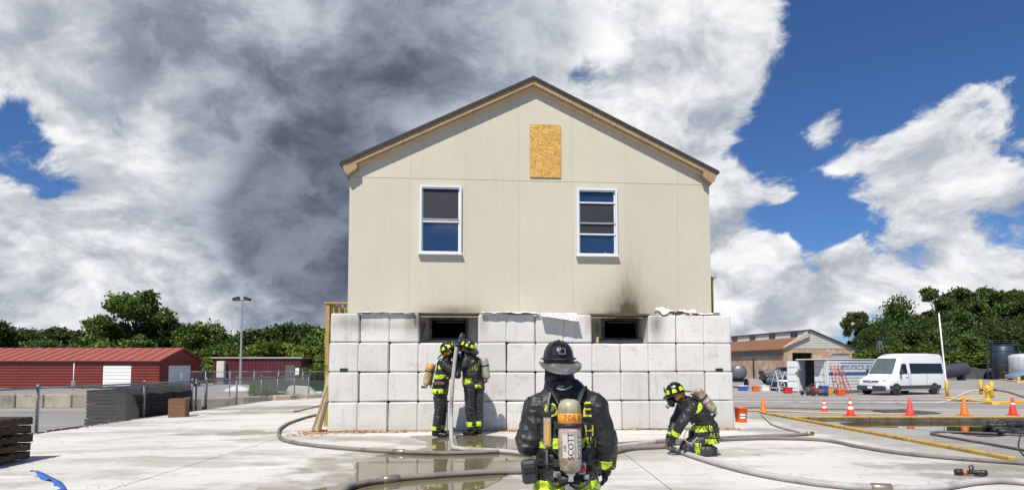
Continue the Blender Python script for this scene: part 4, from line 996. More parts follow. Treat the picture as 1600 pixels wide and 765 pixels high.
MB().lathe([(.001, 0), (.026, .0), (.026, .01), (.001, .012)], 14, 0, Matrix.Translation((.088, -.20, .985)) @ Matrix.Rotation(R(90), 4, 'X')).build('red_button', M('red button', (.55, .07, .03), .4, .1, 9), pc)
for k, (x, z, s_) in enumerate(((-.085, .95, .05), (-.05, .90, .045), (.05, .90, .05), (.0, .87, .06), (-.115, .91, .035), (.20, .975, .05), (.12, .93, .04))):
    MB().box((x, -.20 + .02 * (abs(x) > .1), z), (s_, .04, s_ * .8), 0, Matrix.Rotation(0, 4, 'Y'), .006).build('hose_fitting', (chrome, dkmetal, black)[k % 3], pc)
MB().tube(spline([(.0, -.25, .89), (.06, -.24, .86), (.13, -.21, .90), (.20, -.14, .96), (.235, -.02, 1.02)], 6), .010, 8).build('air_line', black, pc)
MB().tube(spline([(-.02, -.25, .90), (-.09, -.22, .87), (-.15, -.17, .91)], 6), .010, 8).build('air_line', black, pc)
MB().tube(spline([(-.075, -.115, 1.535), (-.03, -.13, 1.525), (.03, -.12, 1.55)], 5), .008, 6).build('collar_cord', M('grey cord', (.30, .29, .26), .6, .1, 9), pc)
MB().box((-.045, -.085, 1.545), (.045, .008, .016), 0).build('collar_tag', M('tag pale', (.35, .33, .34), .6, .1, 9), pc)

# ---- D: kneeling, facing left
D0 = gp(1085, 710)
pd = empty('person', 'kneeling person bent over the hose right of the wall centre, facing left', 'person', D0, 0, 'firefighters')
bn = []
bn += [('coat', (.235, -.09, .20), .125, (.20, -.10, .42), .14, True), ('coat', (.235, .10, .20), .125, (.20, .10, .42), .14, True), ('coat', (.06, -.12, .30), .10, (.15, -.10, .42), .12), ('coat', (.06, .12, .30), .10, (.15, .10, .42), .12),
       ('coat', (.19, -.085, .42), .145, (.03, -.10, .66), .14), ('coat', (.19, .085, .42), .145, (.03, .10, .66), .14), ('coat', (.10, 0, .55), .15, (-.09, 0, .78), .12),
       ('coat', (.03, -.10, .66), .13, (-.10, -.12, .76), .10), ('coat', (.03, .10, .66), .13, (-.10, .12, .76), .10),
       ('collar', (-.12, 0, .78), .095, (-.18, 0, .83), .088, False, True), ('hood', (-.16, 0, .82), .076, (-.25, 0, .885), .097), ('hood', (-.25, 0, .885), .097, (-.275, 0, .90), .097)]
bn += [('trouser', (.20, -.12, .33), .105, (-.13, -.15, .115), .088), ('trouser', (-.13, -.15, .105), .088, (.16, -.15, .085), .078), ('boot', (.10, -.15, .085), .06, (.24, -.15, .085), .055), ('boot', (.24, -.15, .11), .05, (.26, -.15, .05), .042),
       ('trouser', (.20, .12, .33), .105, (-.08, .15, .115), .088), ('trouser', (-.08, .15, .105), .088, (.20, .15, .085), .078), ('boot', (.14, .15, .085), .06, (.27, .15, .085), .055), ('boot', (.27, .15, .11), .05, (.29, .15, .05), .042)]
arm(bn, (-.09, -.19, .74), (-.25, -.21, .50), (-.345, -.13, .285)); hand(bn, (-.35, -.125, .275), (-.45, .15, -.8), (.5, .6, -.5), .6, 1)
arm(bn, (-.11, .18, .74), (-.24, .20, .48), (-.36, .06, .245)); hand(bn, (-.365, .055, .235), (-.4, -.3, -.75), (.5, -.6, -.5), .6, -1)
o, me, fc, fi, ft, tg = build_body(pd, bn, .0085, COAT, 1.0, 4)
cm = ~np.isin(tg, ['sleeve', 'glove', 'finger', 'hood', 'collar'])
band(me, cm & (fc[:, 2] > .365 + .10 * fc[:, 0]) & (fc[:, 2] < .455 + .10 * fc[:, 0]) & (fc[:, 0] > -.2), LIME, pd); band(me, cm & (fc[:, 2] > .19) & (fc[:, 2] < .27) & (fc[:, 0] > .10), LIME, pd)
sm_ = np.array([b_[0] == 'sleeve' and b_[4] < .07 for b_ in bn])[fi]
band(me, sm_ & (ft > .58) & (ft < .86), LIME, pd, 'cuff_stripe')
ax = fc[:, 0] * -.62 + fc[:, 2] * .78
band(me, cm & (ax > .52) & (ax < .60) & (fc[:, 1] < .0) & (fc[:, 0] < .10), LIME, pd)
band(me, cm & (fc[:, 0] > -.06) & (fc[:, 0] < .03) & (fc[:, 2] < .21) & (fc[:, 1] < -.05), LIME, pd, 'knee_stripe')
hl, X = helmet(pd, (-.275, 0, .945), (-.93, -.15, -.33), (-.33, -.05, .93)); facemask(pd, X)
airpack(pd, (.31, -.02, .66), (.03, -.02, 1.0), .080, TANK_C, (-.77, 0, -.62), [(.42, .52)], M('pink sticker', (.45, .30, .30), .5, .2, 9),
        [[(-.02, -.10, .88), (-.10, -.17, .88), (-.17, -.21, .76), (-.12, -.235, .62), (.02, -.225, .55)], [(.22, -.06, .60), (.14, -.20, .52), (.0, -.235, .50)], [(.05, -.1, .86), (.12, -.17, .72), (.20, -.13, .58)]])
tv, tf = text_geo('ALT', .105)
cloth_text('ALT', .10, .235, .292, LETT, 'coat_lettering', pd)
MB().tube(spline([(-.05, -.20, .50), (-.16, -.19, .40), (-.20, -.16, .28), (-.12, -.2, .20), (-.02, -.24, .30)], 6), .007, 6).build('pressure_line', M('pale cord', (.5, .48, .44), .6, .1, 9), pd)
# ================================================================== SMALL THINGS ON THE RIGHT
# bucket
b0 = gp(1158, 658); bz = zs(b0.x, b0.y); bk = empty('bucket', 'orange plastic bucket with a white mark beside the right end of the wall', 'bucket', (b0.x, b0.y, bz))
MB().lathe([(.001, .0), (.125, .0), (.128, .01), (.15, .33), (.158, .335), (.158, .365), (.15, .37), (.142, .365), (.118, .02), (.001, .018)], 28, 0, None, cap=False).build('pail', orange, bk)
MB().tube([(.155 * math.cos(a), -.02 - .13 * math.sin(a) * .5, .33 - .16 * math.sin(a)) for a in np.linspace(0, math.pi, 14)], .004, 6).build('handle', chrome, bk)
mb = MB()
for k in range(8):
    a0, a1 = R(-120) + R(55) * k / 8, R(-120) + R(55) * (k + 1) / 8
    for z0, z1 in ((.10, .14), (.17, .215)):
        r0, r1 = .129 + .066 * z0, .129 + .066 * z1
        mb.add([(r0 * math.cos(a0), r0 * math.sin(a0), z0), (r0 * math.cos(a1), r0 * math.sin(a1), z0), (r1 * math.cos(a1), r1 * math.sin(a1), z1), (r1 * math.cos(a0), r1 * math.sin(a0), z1)], [(0, 1, 2, 3)])
mb.build('printed_mark', white, bk)
# cones
CONE_H = .60
def cone(u, v, h, col, label, stripes):
    p = gp(u, v, -.30); s_ = h / .6
    c = empty('traffic_cone', label, 'cone', (p.x, p.y, gz(p.x, p.y)), random.uniform(0, 1), 'cones along the far kerb')
    b_ = MB().box((0, 0, .017 * s_), (.33 * s_, .33 * s_, .032 * s_), 0, None, .008).build('base', col, c)
    MB().lathe([(.125 * s_, .034 * s_), (.115 * s_, .06 * s_), (.03 * s_, .59 * s_), (.022 * s_, .60 * s_), (.001, .60 * s_)], 20, 0).build('cone_body', col, c)
    for z0, z1 in stripes:
        r = lambda z: (.115 - .085 * (z - .06) / .53 + .003) * s_
        MB().lathe([(r(z0), z0 * s_), (r(z1), z1 * s_)], 20, 0, None, cap=False).build('reflective_collar', white, c)
fadeo = M('faded orange plastic', (.72, .17, .02), .5, .15, 6); redo = M('red orange plastic', (.72, .045, .02), .45, .12, 6)
cone(1193, 647, .62, fadeo, 'plain orange cone nearest the bucket, leftmost of the row', [])
cone(1288, 643, .50, redo, 'small striped cone standing farther back than the rest', [(.20, .30), (.38, .47)])
cone(1329, 649, .62, redo, 'orange cone with two white collars', [(.22, .32), (.40, .48)])
cone(1422, 648.5, .62, M('pinkish red plastic', (.72, .06, .05), .45, .12, 6), 'plain pinkish red cone right of the striped ones', [])
cone(1507, 648.5, .63, fadeo, 'plain orange cone in front of the hydrant island', [])
cone(1583, 648, .62, redo, 'dark red cone near the right edge of the picture', [(.36, .42)])
# hydrant island
def island(name, label, pts, z, hgt):
    r = empty(name, label, 'kerb', (0, 0, 0))
    n = len(pts)
    for i in range(n):
        a, b_ = Vector((*pts[i], z)), Vector((*pts[(i + 1) % n], z)); d = (b_ - a).normalized()
        MB().bar(a + d * .16 + Vector((0, 0, hgt / 2)), b_ - d * .003 + Vector((0, 0, hgt / 2)), .30, hgt, 0, .02).build('kerb_stone', yel, r)
    MB().add([(p[0], p[1], z + hgt * .8) for p in pts], [tuple(range(n))]).build('infill', SLAB, r)
    return r
isl = island('traffic_island', 'yellow kerbed island round the fire hydrant', [gp(1482, 624.5, -.42)[:2], gp(1556, 632, -.40)[:2], gp(1640, 628, -.42)[:2], gp(1560, 619.5, -.44)[:2]], -.44, .18)
def bollard(u, v, h, label, z=-.42, r=.085):
    p = gp(u, v, z); b_ = empty('bollard', label, 'bollard', (p.x, p.y, z - .05), 0, 'yellow bollards')
    MB().lathe([(r, 0), (r, h + .05 - .04), (r * .8, h + .03), (r * .4, h + .05), (.001, h + .055)], 18, 0, None).build('post', yel, b_)
    MB().lathe([(r * 1.5, 0), (r * 1.5, .06), (r * 1.1, .08)], 18, 0, None, cap=True).build('footing', yel, b_)
bollard(1480, 620, 1.0, 'leftmost yellow bollard at the island, in front of the van')
bollard(1533, 618, .98, 'yellow bollard just left of the hydrant')
bollard(1550, 625, 1.0, 'thick yellow bollard right behind the hydrant', r=.10)
hp = gp(1543.5, 625, -.30)
hy = empty('fire_hydrant', 'yellow fire hydrant with hoses on both outlets', 'hydrant', (hp.x, hp.y, -.30))
hyb = MB().lathe([(.15, 0), (.15, .04), (.10, .05), (.095, .10), (.09, .40), (.12, .43), (.12, .47), (.10, .48), (.115, .56), (.13, .57), (.13, .60), (.11, .66), (.06, .72), (.03, .73), (.03, .79), (.001, .79)], 22, 0).build('barrel', yel, hy)
for s_ in (-1, 1): MB().tube([(s_ * .08, 0, .52), (s_ * .17, 0, .52), (s_ * .17, 0, .52), (s_ * .22, 0, .52)], [.055, .055, .07, .07], 12).build('outlet_cap', yel, hy)
MB().tube([(0, -.08, .50), (0, -.16, .50)], [.075, .08], 14).build('pumper_outlet', yel, hy)
for s_ in (-1, 1): MB().tube([(s_ * .22, 0, .52), (s_ * .34, 0, .515), (s_ * .34, 0, .515), (s_ * .42, 0, .50)], [.05, .05, .06, .05], 12).build('gate_valve', M('rusty red valve', (.12, .03, .02), .5, .3, 8), hy)
def hose3(label, pts, r, mat, group='hoses across the lot'):
    root = empty('fire_hose', label, 'hose', pts[0], 0, group); MB().tube(spline([Vector(p) - Vector(pts[0]) for p in pts], 8), r, 10).build('hose_line', mat, root)
hb = Vector((hp.x, hp.y, -.30))
hose3('white hose from the left outlet of the hydrant', [hb + Vector((-.42, 0, .50)), hb + Vector((-.9, -.05, .44)), hb + Vector((-1.5, -.1, .22)), hb + Vector((-2.2, -.25, -.02)), hb + Vector((-3.2, -.5, -.08)), hb + Vector((-6, -.6, -.07))], .045, HOSE_W)
hose3('dark hose from the right outlet of the hydrant', [hb + Vector((.42, 0, .50)), hb + Vector((.9, -.1, .42)), hb + Vector((1.5, -.3, .18)), hb + Vector((2.1, -.5, .0)), hb + Vector((3.4, -.9, -.07))], .045, HOSE_D)
# farther kerb line and bollards
isl2 = island('traffic_island', 'distant yellow kerbed island near the silo', [gp(1557, 592, -.5)[:2], gp(1592, 597, -.5)[:2], gp(1700, 596, -.5)[:2], gp(1660, 591, -.5)[:2]], -.52, .15)
bollard(1541, 591, 1.0, 'short distant yellow bollard left of the silo', -.5, .12); bollard(1562.5, 592.5, 1.35, 'tall distant yellow bollard in front of the silo', -.5, .11); bollard(1582, 592, 1.3, 'distant yellow bollard in front of the small car', -.5, .11)
bollard(1592, 595, .5, 'stubby distant yellow bollard at the right edge', -.5, .16)

# nozzle lying on the pavement at lower right
n0 = gp(1516, 741); n0.z = zs(n0.x, n0.y) + .045
nz = empty('hose_nozzle', 'black hose nozzle with an orange collar lying on the pavement at lower right', 'nozzle', n0, R(-14)); nz.scale = (.75, .75, .75)
MB().tube([(-.22, 0, 0), (-.20, 0, 0), (-.12, 0, 0), (-.115, 0, 0)], [.045, .055, .055, .045], 14).build('bumper', black, nz)
MB().tube([(-.115, 0, 0), (-.06, 0, 0)], .042, 14).build('orange_collar', M('orange rubber', (.62, .14, .03), .5, .2, 9), nz)
MB().tube([(-.06, 0, 0), (.05, 0, 0), (.06, 0, 0), (.16, 0, 0), (.165, 0, 0), (.23, 0, 0)], [.036, .034, .045, .045, .05, .05], 14).build('barrel', dkmetal, nz)
MB().tube([(.03, 0, .03), (.05, 0, .10), (.02, 0, .12), (-.01, 0, .10), (.0, 0, .03)], .012, 8).build('bale_handle', dkmetal, nz)
MB().tube([(.06, -.02, 0), (.10, -.10, -.02), (.11, -.14, -.025)], [.018, .02, .02], 8).build('pistol_grip', dkmetal, nz)
# rolled dark hose bundle at the right edge
q0 = gp(1580, 678, -.45)
q0 = gp(1597, 678, -.45)
rb = empty('hose_bundle', 'black rolled tarp bundle on the wet asphalt at the right edge', 'bundle', (q0.x, q0.y, -.45), R(-12))
mb = MB()
for k in range(5):
    y_, z_ = ((-.16, .13), (.12, .13), (-.02, .30), (.30, .12), (-.34, .10))[k]
    pth = [(-.95 + .19 * i + .05 * math.sin(k * 2 + i), y_ + .035 * math.sin(i * 1.3 + k), z_ + .03 * math.sin(i * .9 + 2 * k)) for i in range(12)]
    mb.tube(pth, [(.12 + .03 * math.sin(i * 1.7 + k)) for i in range(12)], 12)
mb.v = [(x * .8, y * .8, z * .8) for x, y, z in mb.v]; mb.build('rolled_tarp', M('black tarp', (.018, .018, .019), .5, .4, 8, .6, 14, .03), rb)
for x_ in (-.4, .24): MB().tube([(x_, .39 * math.cos(a), .14 + .235 * math.sin(a)) for a in np.linspace(0, 6.283, 20)], .012, 6).build('tie', black, rb)
tag(MB().tube(spline([gp(1600, 684, -.45) + Vector((0, 0, .3)), gp(1594, 690, -.45) + Vector((0, 0, .12)), gp(1592, 700, -.45) + Vector((0, 0, .02)), gp(1600, 712, -.45) + Vector((0, 0, .02))], 6), .012, 6).build('cable', black), 'thin black cable hanging from the tarp bundle at the right edge', 'cable')

# ================================================================== VEHICLES
def car(root, st, width, mats, n_half=7):
    """st: stations (x, z_bottom, z_belt, z_top, half_belt, half_top); x runs nose to tail"""
    vs = []; rings = []
    for (x, zb, zm, zt, hb_, ht) in st:
        half = [(0, zb), (hb_ * .86, zb), (hb_ * .97, zb + .10), (hb_, zb + (zm - zb) * .55), (hb_ * .985, zm), (ht + (hb_ - ht) * .30, zm + (zt - zm) * .62), (ht, zt - .10 * min(1, (zt - zm) / .4 + .2)), (ht * .82, zt - .015), (0, zt)]
        rings.append([(x, y, z) for y, z in half] + [(x, -y, z) for y, z in half[-2:0:-1]])
    n = len(rings[0]); v = [p for r in rings for p in r]
    f = [(i * n + k, i * n + (k + 1) % n, (i + 1) * n + (k + 1) % n, (i + 1) * n + k) for i in range(len(st) - 1) for k in range(n)]
    f += [tuple(range(n)), tuple(range((len(st) - 1) * n, len(st) * n))]
    mb = MB().add(v, f, 0, True); o = mb.build('body', mats, root)
    m = o.modifiers.new('e', 'EDGE_SPLIT'); m.split_angle = R(38)
    return o
tyre_m = M('tyre rubber', (.018, .018, .018), .75, .2, 9); rim_m = M('steel rim', (.30, .31, .32), .4, .2, 9, metal=.6)
def wheels(root, xs_, half, r, wd=.22):
    for x in xs_:
        for s_ in (-1, 1):
            X = Matrix.Translation((x, s_ * (half - wd / 2 + .01), r)) @ Matrix.Rotation(R(90), 4, 'X')
            t = MB().lathe([(r * .6, -wd / 2), (r * .93, -wd / 2), (r, -wd * .35), (r, wd * .35), (r * .93, wd / 2), (r * .6, wd / 2)], 22, 0, X).build('wheel', tyre_m, root)
            MB().lathe([(.001, -wd * .46), (r * .2, -wd * .50), (r * .3, -wd * .42), (r * .58, -wd * .44), (r * .62, -wd * .52), (r * .62, wd * .52), (r * .58, wd * .44), (r * .3, wd * .42), (r * .2, wd * .5), (.001, wd * .46)], 22, 0, X).build('rim', rim_m, t)
            MB().lathe([(r * 1.0, 0), (r * 1.16, 0), (r * 1.16, .02), (r * 1.0, .02)], 22, 0, Matrix.Translation((x, s_ * (half + .012) - .01, r)) @ Matrix.Rotation(R(90), 4, 'X'), cap=False).build('wheel_arch', black, root)
vw = M('white van paint', (.72, .73, .74), .25, .05, 2); cladd = M('grey plastic cladding', (.05, .052, .056), .6, .2, 5)
vh = Vector((-.93, -.37, 0)).normalized()
va = math.atan2(vh.y, vh.x) + math.pi                       # local +x runs nose to tail
vfl = gp(1402, 616.5, -.48); vfl = Vector((24.0, 36.0, -.5))
side = Vector((-vh.y, vh.x, 0))                             # to the left of travel
vroot = empty('van', 'white high roof passenger van parked beside the storage container', 'van', (23.8 - .37 * 1.03, 36.8 + .93 * 1.03, -.5), va)
car(vroot, [(0.0, .45, .62, .80, .78, .70), (.06, .34, .70, .98, .90, .80), (.18, .30, .80, 1.10, .99, .86), (.55, .28, .95, 1.22, 1.02, .88), (.98, .28, 1.15, 1.36, 1.03, .90), (1.30, .28, 1.30, 1.82, 1.03, .88), (1.66, .28, 1.34, 2.40, 1.03, .82), (2.0, .28, 1.35, 2.60, 1.03, .82), (2.6, .28, 1.35, 2.72, 1.03, .83), (4.5, .28, 1.35, 2.74, 1.03, .83), (5.75, .28, 1.35, 2.70, 1.02, .83), (5.92, .34, 1.33, 2.60, .99, .80), (5.98, .45, 1.30, 2.40, .95, .76)], 2.06, vw)
wheels(vroot, (.98, 4.72), 1.03, .36)
def vq(name, pts, mat, th=.012):                             # a glazed or painted panel set just proud of the body
    p = [Vector(q) for q in pts]; nrm = (p[1] - p[0]).cross(p[-1] - p[0]).normalized()
    if nrm.dot(sum(p, Vector()) / len(p) - Vector((2.5, 0, 1.3))) < 0: nrm = -nrm
    n = len(p); vs = [tuple(q - nrm * .03) for q in p] + [tuple(q + nrm * th) for q in p]
    return MB().add(vs, [tuple(range(n)), tuple(range(n, 2 * n))] + [(i, (i + 1) % n, n + (i + 1) % n, n + i) for i in range(n)]).build(name, mat, vroot)
vgl = M('tinted van glass', (.01, .012, .014), .06, .1, 3, spec=.6); wsg = M('windscreen glass', (.10, .13, .13), .05, .2, 2, spec=.9)
vq('windscreen', [(1.0, -.78, 1.40), (1.0, .78, 1.40), (1.64, .66, 2.37), (1.64, -.66, 2.37)], wsg, .045)
for s_ in (-1, 1):
    y0, y1 = s_ * 1.02, s_ * .925
    vq('front_side_window', [(1.36, y0, 1.40), (2.12, y0, 1.38), (2.12, y1 * 1.0, 2.02), (1.74, y1, 2.04)], vgl)
    for a, b_ in ((2.46, 3.62), (3.66, 4.66), (4.70, 5.66)): vq('side_window', [(a, y0, 1.40), (b_, y0, 1.40), (b_, y1, 2.06), (a, y1, 2.06)], vgl)
    MB().box((2.9, s_ * 1.035, .52), (5.0, .02, .22), 0, None, .006).build('side_cladding', cladd, vroot)
    for x in (2.22, 2.40, 4.0): MB().box((x, s_ * 1.032, 1.0), (.012, .008, 1.0)).build('door_seam', cladd, vroot)
    MB().box((2.05, s_ * 1.04, 1.16), (.18, .03, .035), 0, None, .006).build('door_handle', cladd, vroot)
    mr = MB().box((1.34, s_ * 1.17, 1.50), (.12, .16, .34), 0, None, .03).build('mirror', cladd, vroot)
    MB().box((.25, s_ * .80, .93), (.34, .26, .17), 0, None, .05).build('headlight', M('headlight lens', (.50, .53, .55), .12, .1, 6, spec=.9), vroot)
    MB().box((5.97, s_ * .86, 1.30), (.05, .10, .5), 0, None, .01).build('tail_light', red, vroot)
MB().box((.06, 0, .47), (.22, 1.92, .30), 0, None, .05).build('bumper', cladd, vroot)
MB().box((5.98, 0, .48), (.16, 1.94, .24), 0, None, .04).build('bumper', cladd, vroot)
gr = MB().box((.065, 0, .845), (.10, 1.10, .21), 0, None, .03).build('grille', M('grille blue grey', (.10, .12, .16), .35, .2, 9, metal=.4), vroot)
for k in range(3): MB().box((.008, 0, .785 + k * .06), (.02, 1.0, .018)).build('grille_bar', chrome, gr)
MB().lathe([(.001, 0), (.075, 0), (.07, .012), (.001, .014)], 18, 0, Matrix.Translation((.005, 0, .87)) @ Matrix.Rotation(R(-90), 4, 'Y'), 1.0, 1.7).build('badge', M('badge silver blue', (.45, .5, .58), .25, .1, 9, metal=.5), gr)
MB().box((-.055, 0, .50), (.015, .32, .16), 0).build('number_plate', white, vroot)
for s_ in (-.32, .32): MB().tube([(1.02, s_, 1.40), (1.30, s_ * .2 + .1, 1.66)], .012, 6).build('wiper', black, vroot)
# dark pickup and blue car behind the container
pr = empty('pickup_truck', 'dark pickup truck parked in front of the brick building', 'pickup', at(1192, 590, 62) * 1, R(8)); pr.location.z = -.5
car(pr, [(0, .45, .7, .85, .8, .72), (.10, .38, .85, 1.05, .92, .85), (1.3, .38, 1.0, 1.18, .96, .86), (1.45, .38, 1.05, 1.25, .96, .84), (2.05, .38, 1.08, 1.80, .96, .72), (3.5, .38, 1.08, 1.82, .96, .72), (3.75, .38, 1.08, 1.30, .96, .86), (3.8, .38, 1.08, 1.22, .96, .92), (5.5, .42, 1.08, 1.22, .96, .92), (5.6, .5, 1.0, 1.15, .9, .85)], 1.95, M('black car paint', (.012, .012, .015), .25, .2, 3))
wheels(pr, (.95, 4.5), .98, .40)
for s_ in (-1, 1):
    MB().add([(1.75, s_ * .965, 1.12), (3.5, s_ * .965, 1.12), (3.3, s_ * .80, 1.70), (2.15, s_ * .80, 1.70)], [(0, 1, 2, 3)]).build('side_window', glass_dark, pr)
    MB().box((.06, s_ * .72, .86), (.1, .3, .16), 0, None, .03).build('headlight', MATS['headlight lens'], pr)
br_ = empty('parked_car', 'dark blue car standing behind the white stepladder', 'car', at(1216, 610, 44), R(62)); br_.location.z = -.5
car(br_, [(0, .35, .55, .72, .75, .65), (.1, .28, .65, .85, .85, .75), (1.0, .26, .80, .98, .90, .78), (1.2, .26, .85, 1.05, .90, .74), (1.9, .26, .90, 1.45, .90, .62), (3.2, .26, .92, 1.48, .90, .62), (4.1, .28, .92, 1.10, .88, .7), (4.5, .34, .80, 1.0, .82, .7)], 1.8, M('navy car paint', (.015, .025, .06), .22, .2, 3))
wheels(br_, (.85, 3.5), .90, .33)
MB().add([(1.25, -.66, 1.07), (1.25, .66, 1.07), (1.85, .56, 1.43), (1.85, -.56, 1.43)], [(0, 1, 2, 3)]).build('windscreen', wsg, br_).location = (-.02, 0, .015)
for s_ in (-1, 1):
    MB().add([(1.5, s_ * .905, .96), (3.5, s_ * .905, .96), (3.1, s_ * .74, 1.38), (1.95, s_ * .74, 1.38)], [(0, 1, 2, 3)]).build('side_window', glass_dark, br_)
    MB().box((.08, s_ * .6, .66), (.1, .3, .13), 0, None, .03).build('headlight', MATS['headlight lens'], br_)
sr = empty('parked_car', 'small silver and blue car far off at the right edge', 'car', at(1578, 589, 75), R(4)); sr.location.z = -.5
car(sr, [(0, .35, .55, .72, .75, .65), (.1, .28, .65, .85, .85, .75), (1.0, .26, .80, .98, .90, .78), (1.2, .26, .85, 1.05, .90, .74), (1.9, .26, .90, 1.45, .90, .62), (3.2, .26, .92, 1.48, .90, .62), (4.1, .28, .92, 1.10, .88, .7), (4.5, .34, .80, 1.0, .82, .7)], 1.8, M('silver blue paint', (.20, .25, .36), .25, .2, 1.5)); wheels(sr, (.85, 3.5), .90, .33)
for s_ in (-1, 1): MB().add([(1.5, s_ * .905, .96), (3.5, s_ * .905, .96), (3.1, s_ * .74, 1.38), (1.95, s_ * .74, 1.38)], [(0, 1, 2, 3)]).build('side_window', glass_dark, sr)

# ================================================================== STORAGE CONTAINER AND THE WORK AREA
ZL = -.48
cw = M('container white', (.66, .68, .69), .45, .08, 2, dirt=(.36, .36, .34), dscale=2, dthr=.66); cblue = M('container blue', (.035, .12, .36), .45, .15, 3)
cfl = at(1293, 600, 39.5); cfl.z = ZL                         # near corner of the box
ct = empty('storage_container', 'white storage container with blue lettering and open doors behind the van', 'container', cfl, R(25))
CL, CWd, CH = 7.4, 2.35, 2.30
# local x: along the long side (away to the right), local y: along the door end
MB().box((CL / 2, CWd / 2, .07), (CL, CWd, .14)).build('floor_frame', galv, ct)
MB().box((CL / 2 - .02, CWd / 2, CH + .035), (CL + .12, CWd + .12, .07), 0, None, .01).build('roof', cw, ct)
MB().box((-.35, CWd * .42, CH + .03), (.62, CWd * .8, .05), 0, None, .01).build('roof_flap', cw, ct)
for k in range(10):
    MB().box((CL / 2, .0, .17 + k * .21 + .1), (CL - .14, .035, .178), 0, None, .014).build('side_plank', cblue if k == 5 else cw, ct)
MB().box((CL / 2, .06, CH / 2 + .05), (CL - .06, .04, CH - .15)).build('side_liner', cw, ct)
MB().box((CL / 2, CWd - .03, CH / 2 + .05), (CL - .06, .05, CH - .15)).build('rear_side', cw, ct)
MB().box((CL - .03, CWd / 2, CH / 2 + .05), (.05, CWd - .02, CH - .15)).build('end_wall', cw, ct)
for x, y in ((.05, .02), (.05, CWd - .05), (CL - .05, .02)): MB().box((x, y, CH / 2), (.11, .11, CH - .02)).build('corner_post', cw, ct)
tv, tf = text_geo('1-800-PACK-RAT', .50)
MB().add([(3.1 + x * 1.15, -.024, 1.62 + y) for x, y, z in tv], tf).build('painted_lettering', cblue, ct)
MB().box((1.4 + 2.2, -.022, 2.08), (4.4, .01, .06)).build('painted_stripe', cblue, ct)
grib = M('door rib grey', (.42, .44, .45), .5, .1, 4)  # plain grey of the door ribs and roller door slats
dsw = MB().bar((-.02, 2.36, 1.17), (-.66, 2.66, 1.17), .05, 2.12).build('door', cw, ct)
for z in (.3, .8, 1.3, 1.8): MB().bar((-.03, 2.325, z), (-.65, 2.615, z), .025, .05).build('door_rib', grib, dsw)
for y0, y1, x0 in ((.10, .95, -.02),):
    d_ = MB().box((x0, (y0 + y1) / 2, 1.17), (.05, y1 - y0, 2.12), 0, None, .01).build('door', cw, ct)
    for z in (.3, .8, 1.3, 1.8): MB().box((x0 - .035, (y0 + y1) / 2, z), (.025, y1 - y0 - .06, .05)).build('door_rib', grib, d_)
    MB().tube([(x0 - .05, y0 + .1, .2), (x0 - .05, y0 + .1, 2.1)], .016, 6).build('lock_bar', galv, d_)
MB().box((.75, CWd / 2, 1.15), (.05, CWd - .2, 2.1)).build('interior_shade_panel', M('painted interior shade', (.02, .021, .022), .8, .3, 3), ct)  # added dark sheet that stands in for the shade inside the open box

def gl(u, v): return gp(u, v, -.46)
def stepladder(u, v, h, wd, mat, label, rz, spread=.9, nst=6):
    p = gl(u, v); r = empty('stepladder', label, 'ladder', (p.x, p.y, gz(p.x, p.y)), rz)
    for s_ in (-1, 1):
        MB().bar((s_ * wd / 2, -spread / 2, 0), (s_ * wd * .32, 0, h), .07, .03).build('rail', mat, r); MB().bar((s_ * wd / 2, spread / 2, 0), (s_ * wd * .32, 0.03, h), .05, .03).build('rear_rail', mat, r)
    for k in range(1, nst + 1):
        t = k / (nst + 1); y = -spread / 2 * (1 - t); w_ = wd * (1 - t) + wd * .64 * t
        MB().box((0, y, h * t), (w_, .08, .03)).build('step', mat, r)
    for k in (1, 3): t = k / 5; MB().box((0, spread / 2 * (1 - t), h * t), (wd * (1 - .36 * t), .03, .03)).build('brace', mat, r)
    MB().box((0, .01, h + .01), (wd * .7, .16, .05)).build('top_cap', mat, r)
wl = M('aluminium ladder', (.62, .63, .64), .4, .1, 6, metal=.3)
stepladder(1216, 611, 1.55, .62, wl, 'white aluminium stepladder standing open left of the container', R(18), 1.0)
stepladder(1227, 611, 1.45, .55, wl, 'shorter grey stepladder beside the container door', R(70), .9)
def leaning_ladder(u, v, h, mat, label, rz):
    r = empty('ladder', label, 'ladder', (u[0], u[1], gz(*u)), rz)
    for s_ in (-1, 1): MB().bar((s_ * .21, 0, 0), (s_ * .19, .75, h), .07, .035).build('rail', mat, r)
    for k in range(1, 7): t = k / 7; MB().bar((-.2, .75 * t, h * t), (.2, .75 * t, h * t), .035, .035).build('rung', wl, r)
leaning_ladder((22.3, 38.9), 0, 2.0, M('orange fibreglass', (.70, .16, .04), .5, .15, 5), 'orange ladder leaning on the container side', R(25))
leaning_ladder((22.95, 39.2), 0, 1.9, M('red fibreglass', (.42, .05, .035), .5, .15, 5), 'dark red ladder leaning on the container nearest the van', R(25))
def crate(u, v, d, mat, label, name, cat, lid=None, rz=0.2):
    p = gl(u, v); r = empty(name, label, cat, (p.x, p.y, gz(p.x, p.y)), rz)
    mb = MB(); mb.box((0, 0, d[2] * .42), (d[0], d[1], d[2] * .82), 0, None, .03); mb.build('box_body', mat, r)
    MB().box((0, 0, d[2] * .92), (d[0] * 1.05, d[1] * 1.06, d[2] * .16), 0, None, .02).build('lid', lid or mat, r)
    MB().tube([(-d[0] * .54, 0, d[2] * .6), (-d[0] * .6, 0, d[2] * .75), (-d[0] * .54, 0, d[2] * .8)], .018, 6).build('handle', black, r)
    MB().tube([(d[0] * .54, 0, d[2] * .6), (d[0] * .6, 0, d[2] * .75), (d[0] * .54, 0, d[2] * .8)], .018, 6).build('handle', black, r)
crate(1161, 609, (.62, .40, .40), blue, 'blue cooler with a white lid next to the wall end', 'cooler', 'cooler', white)
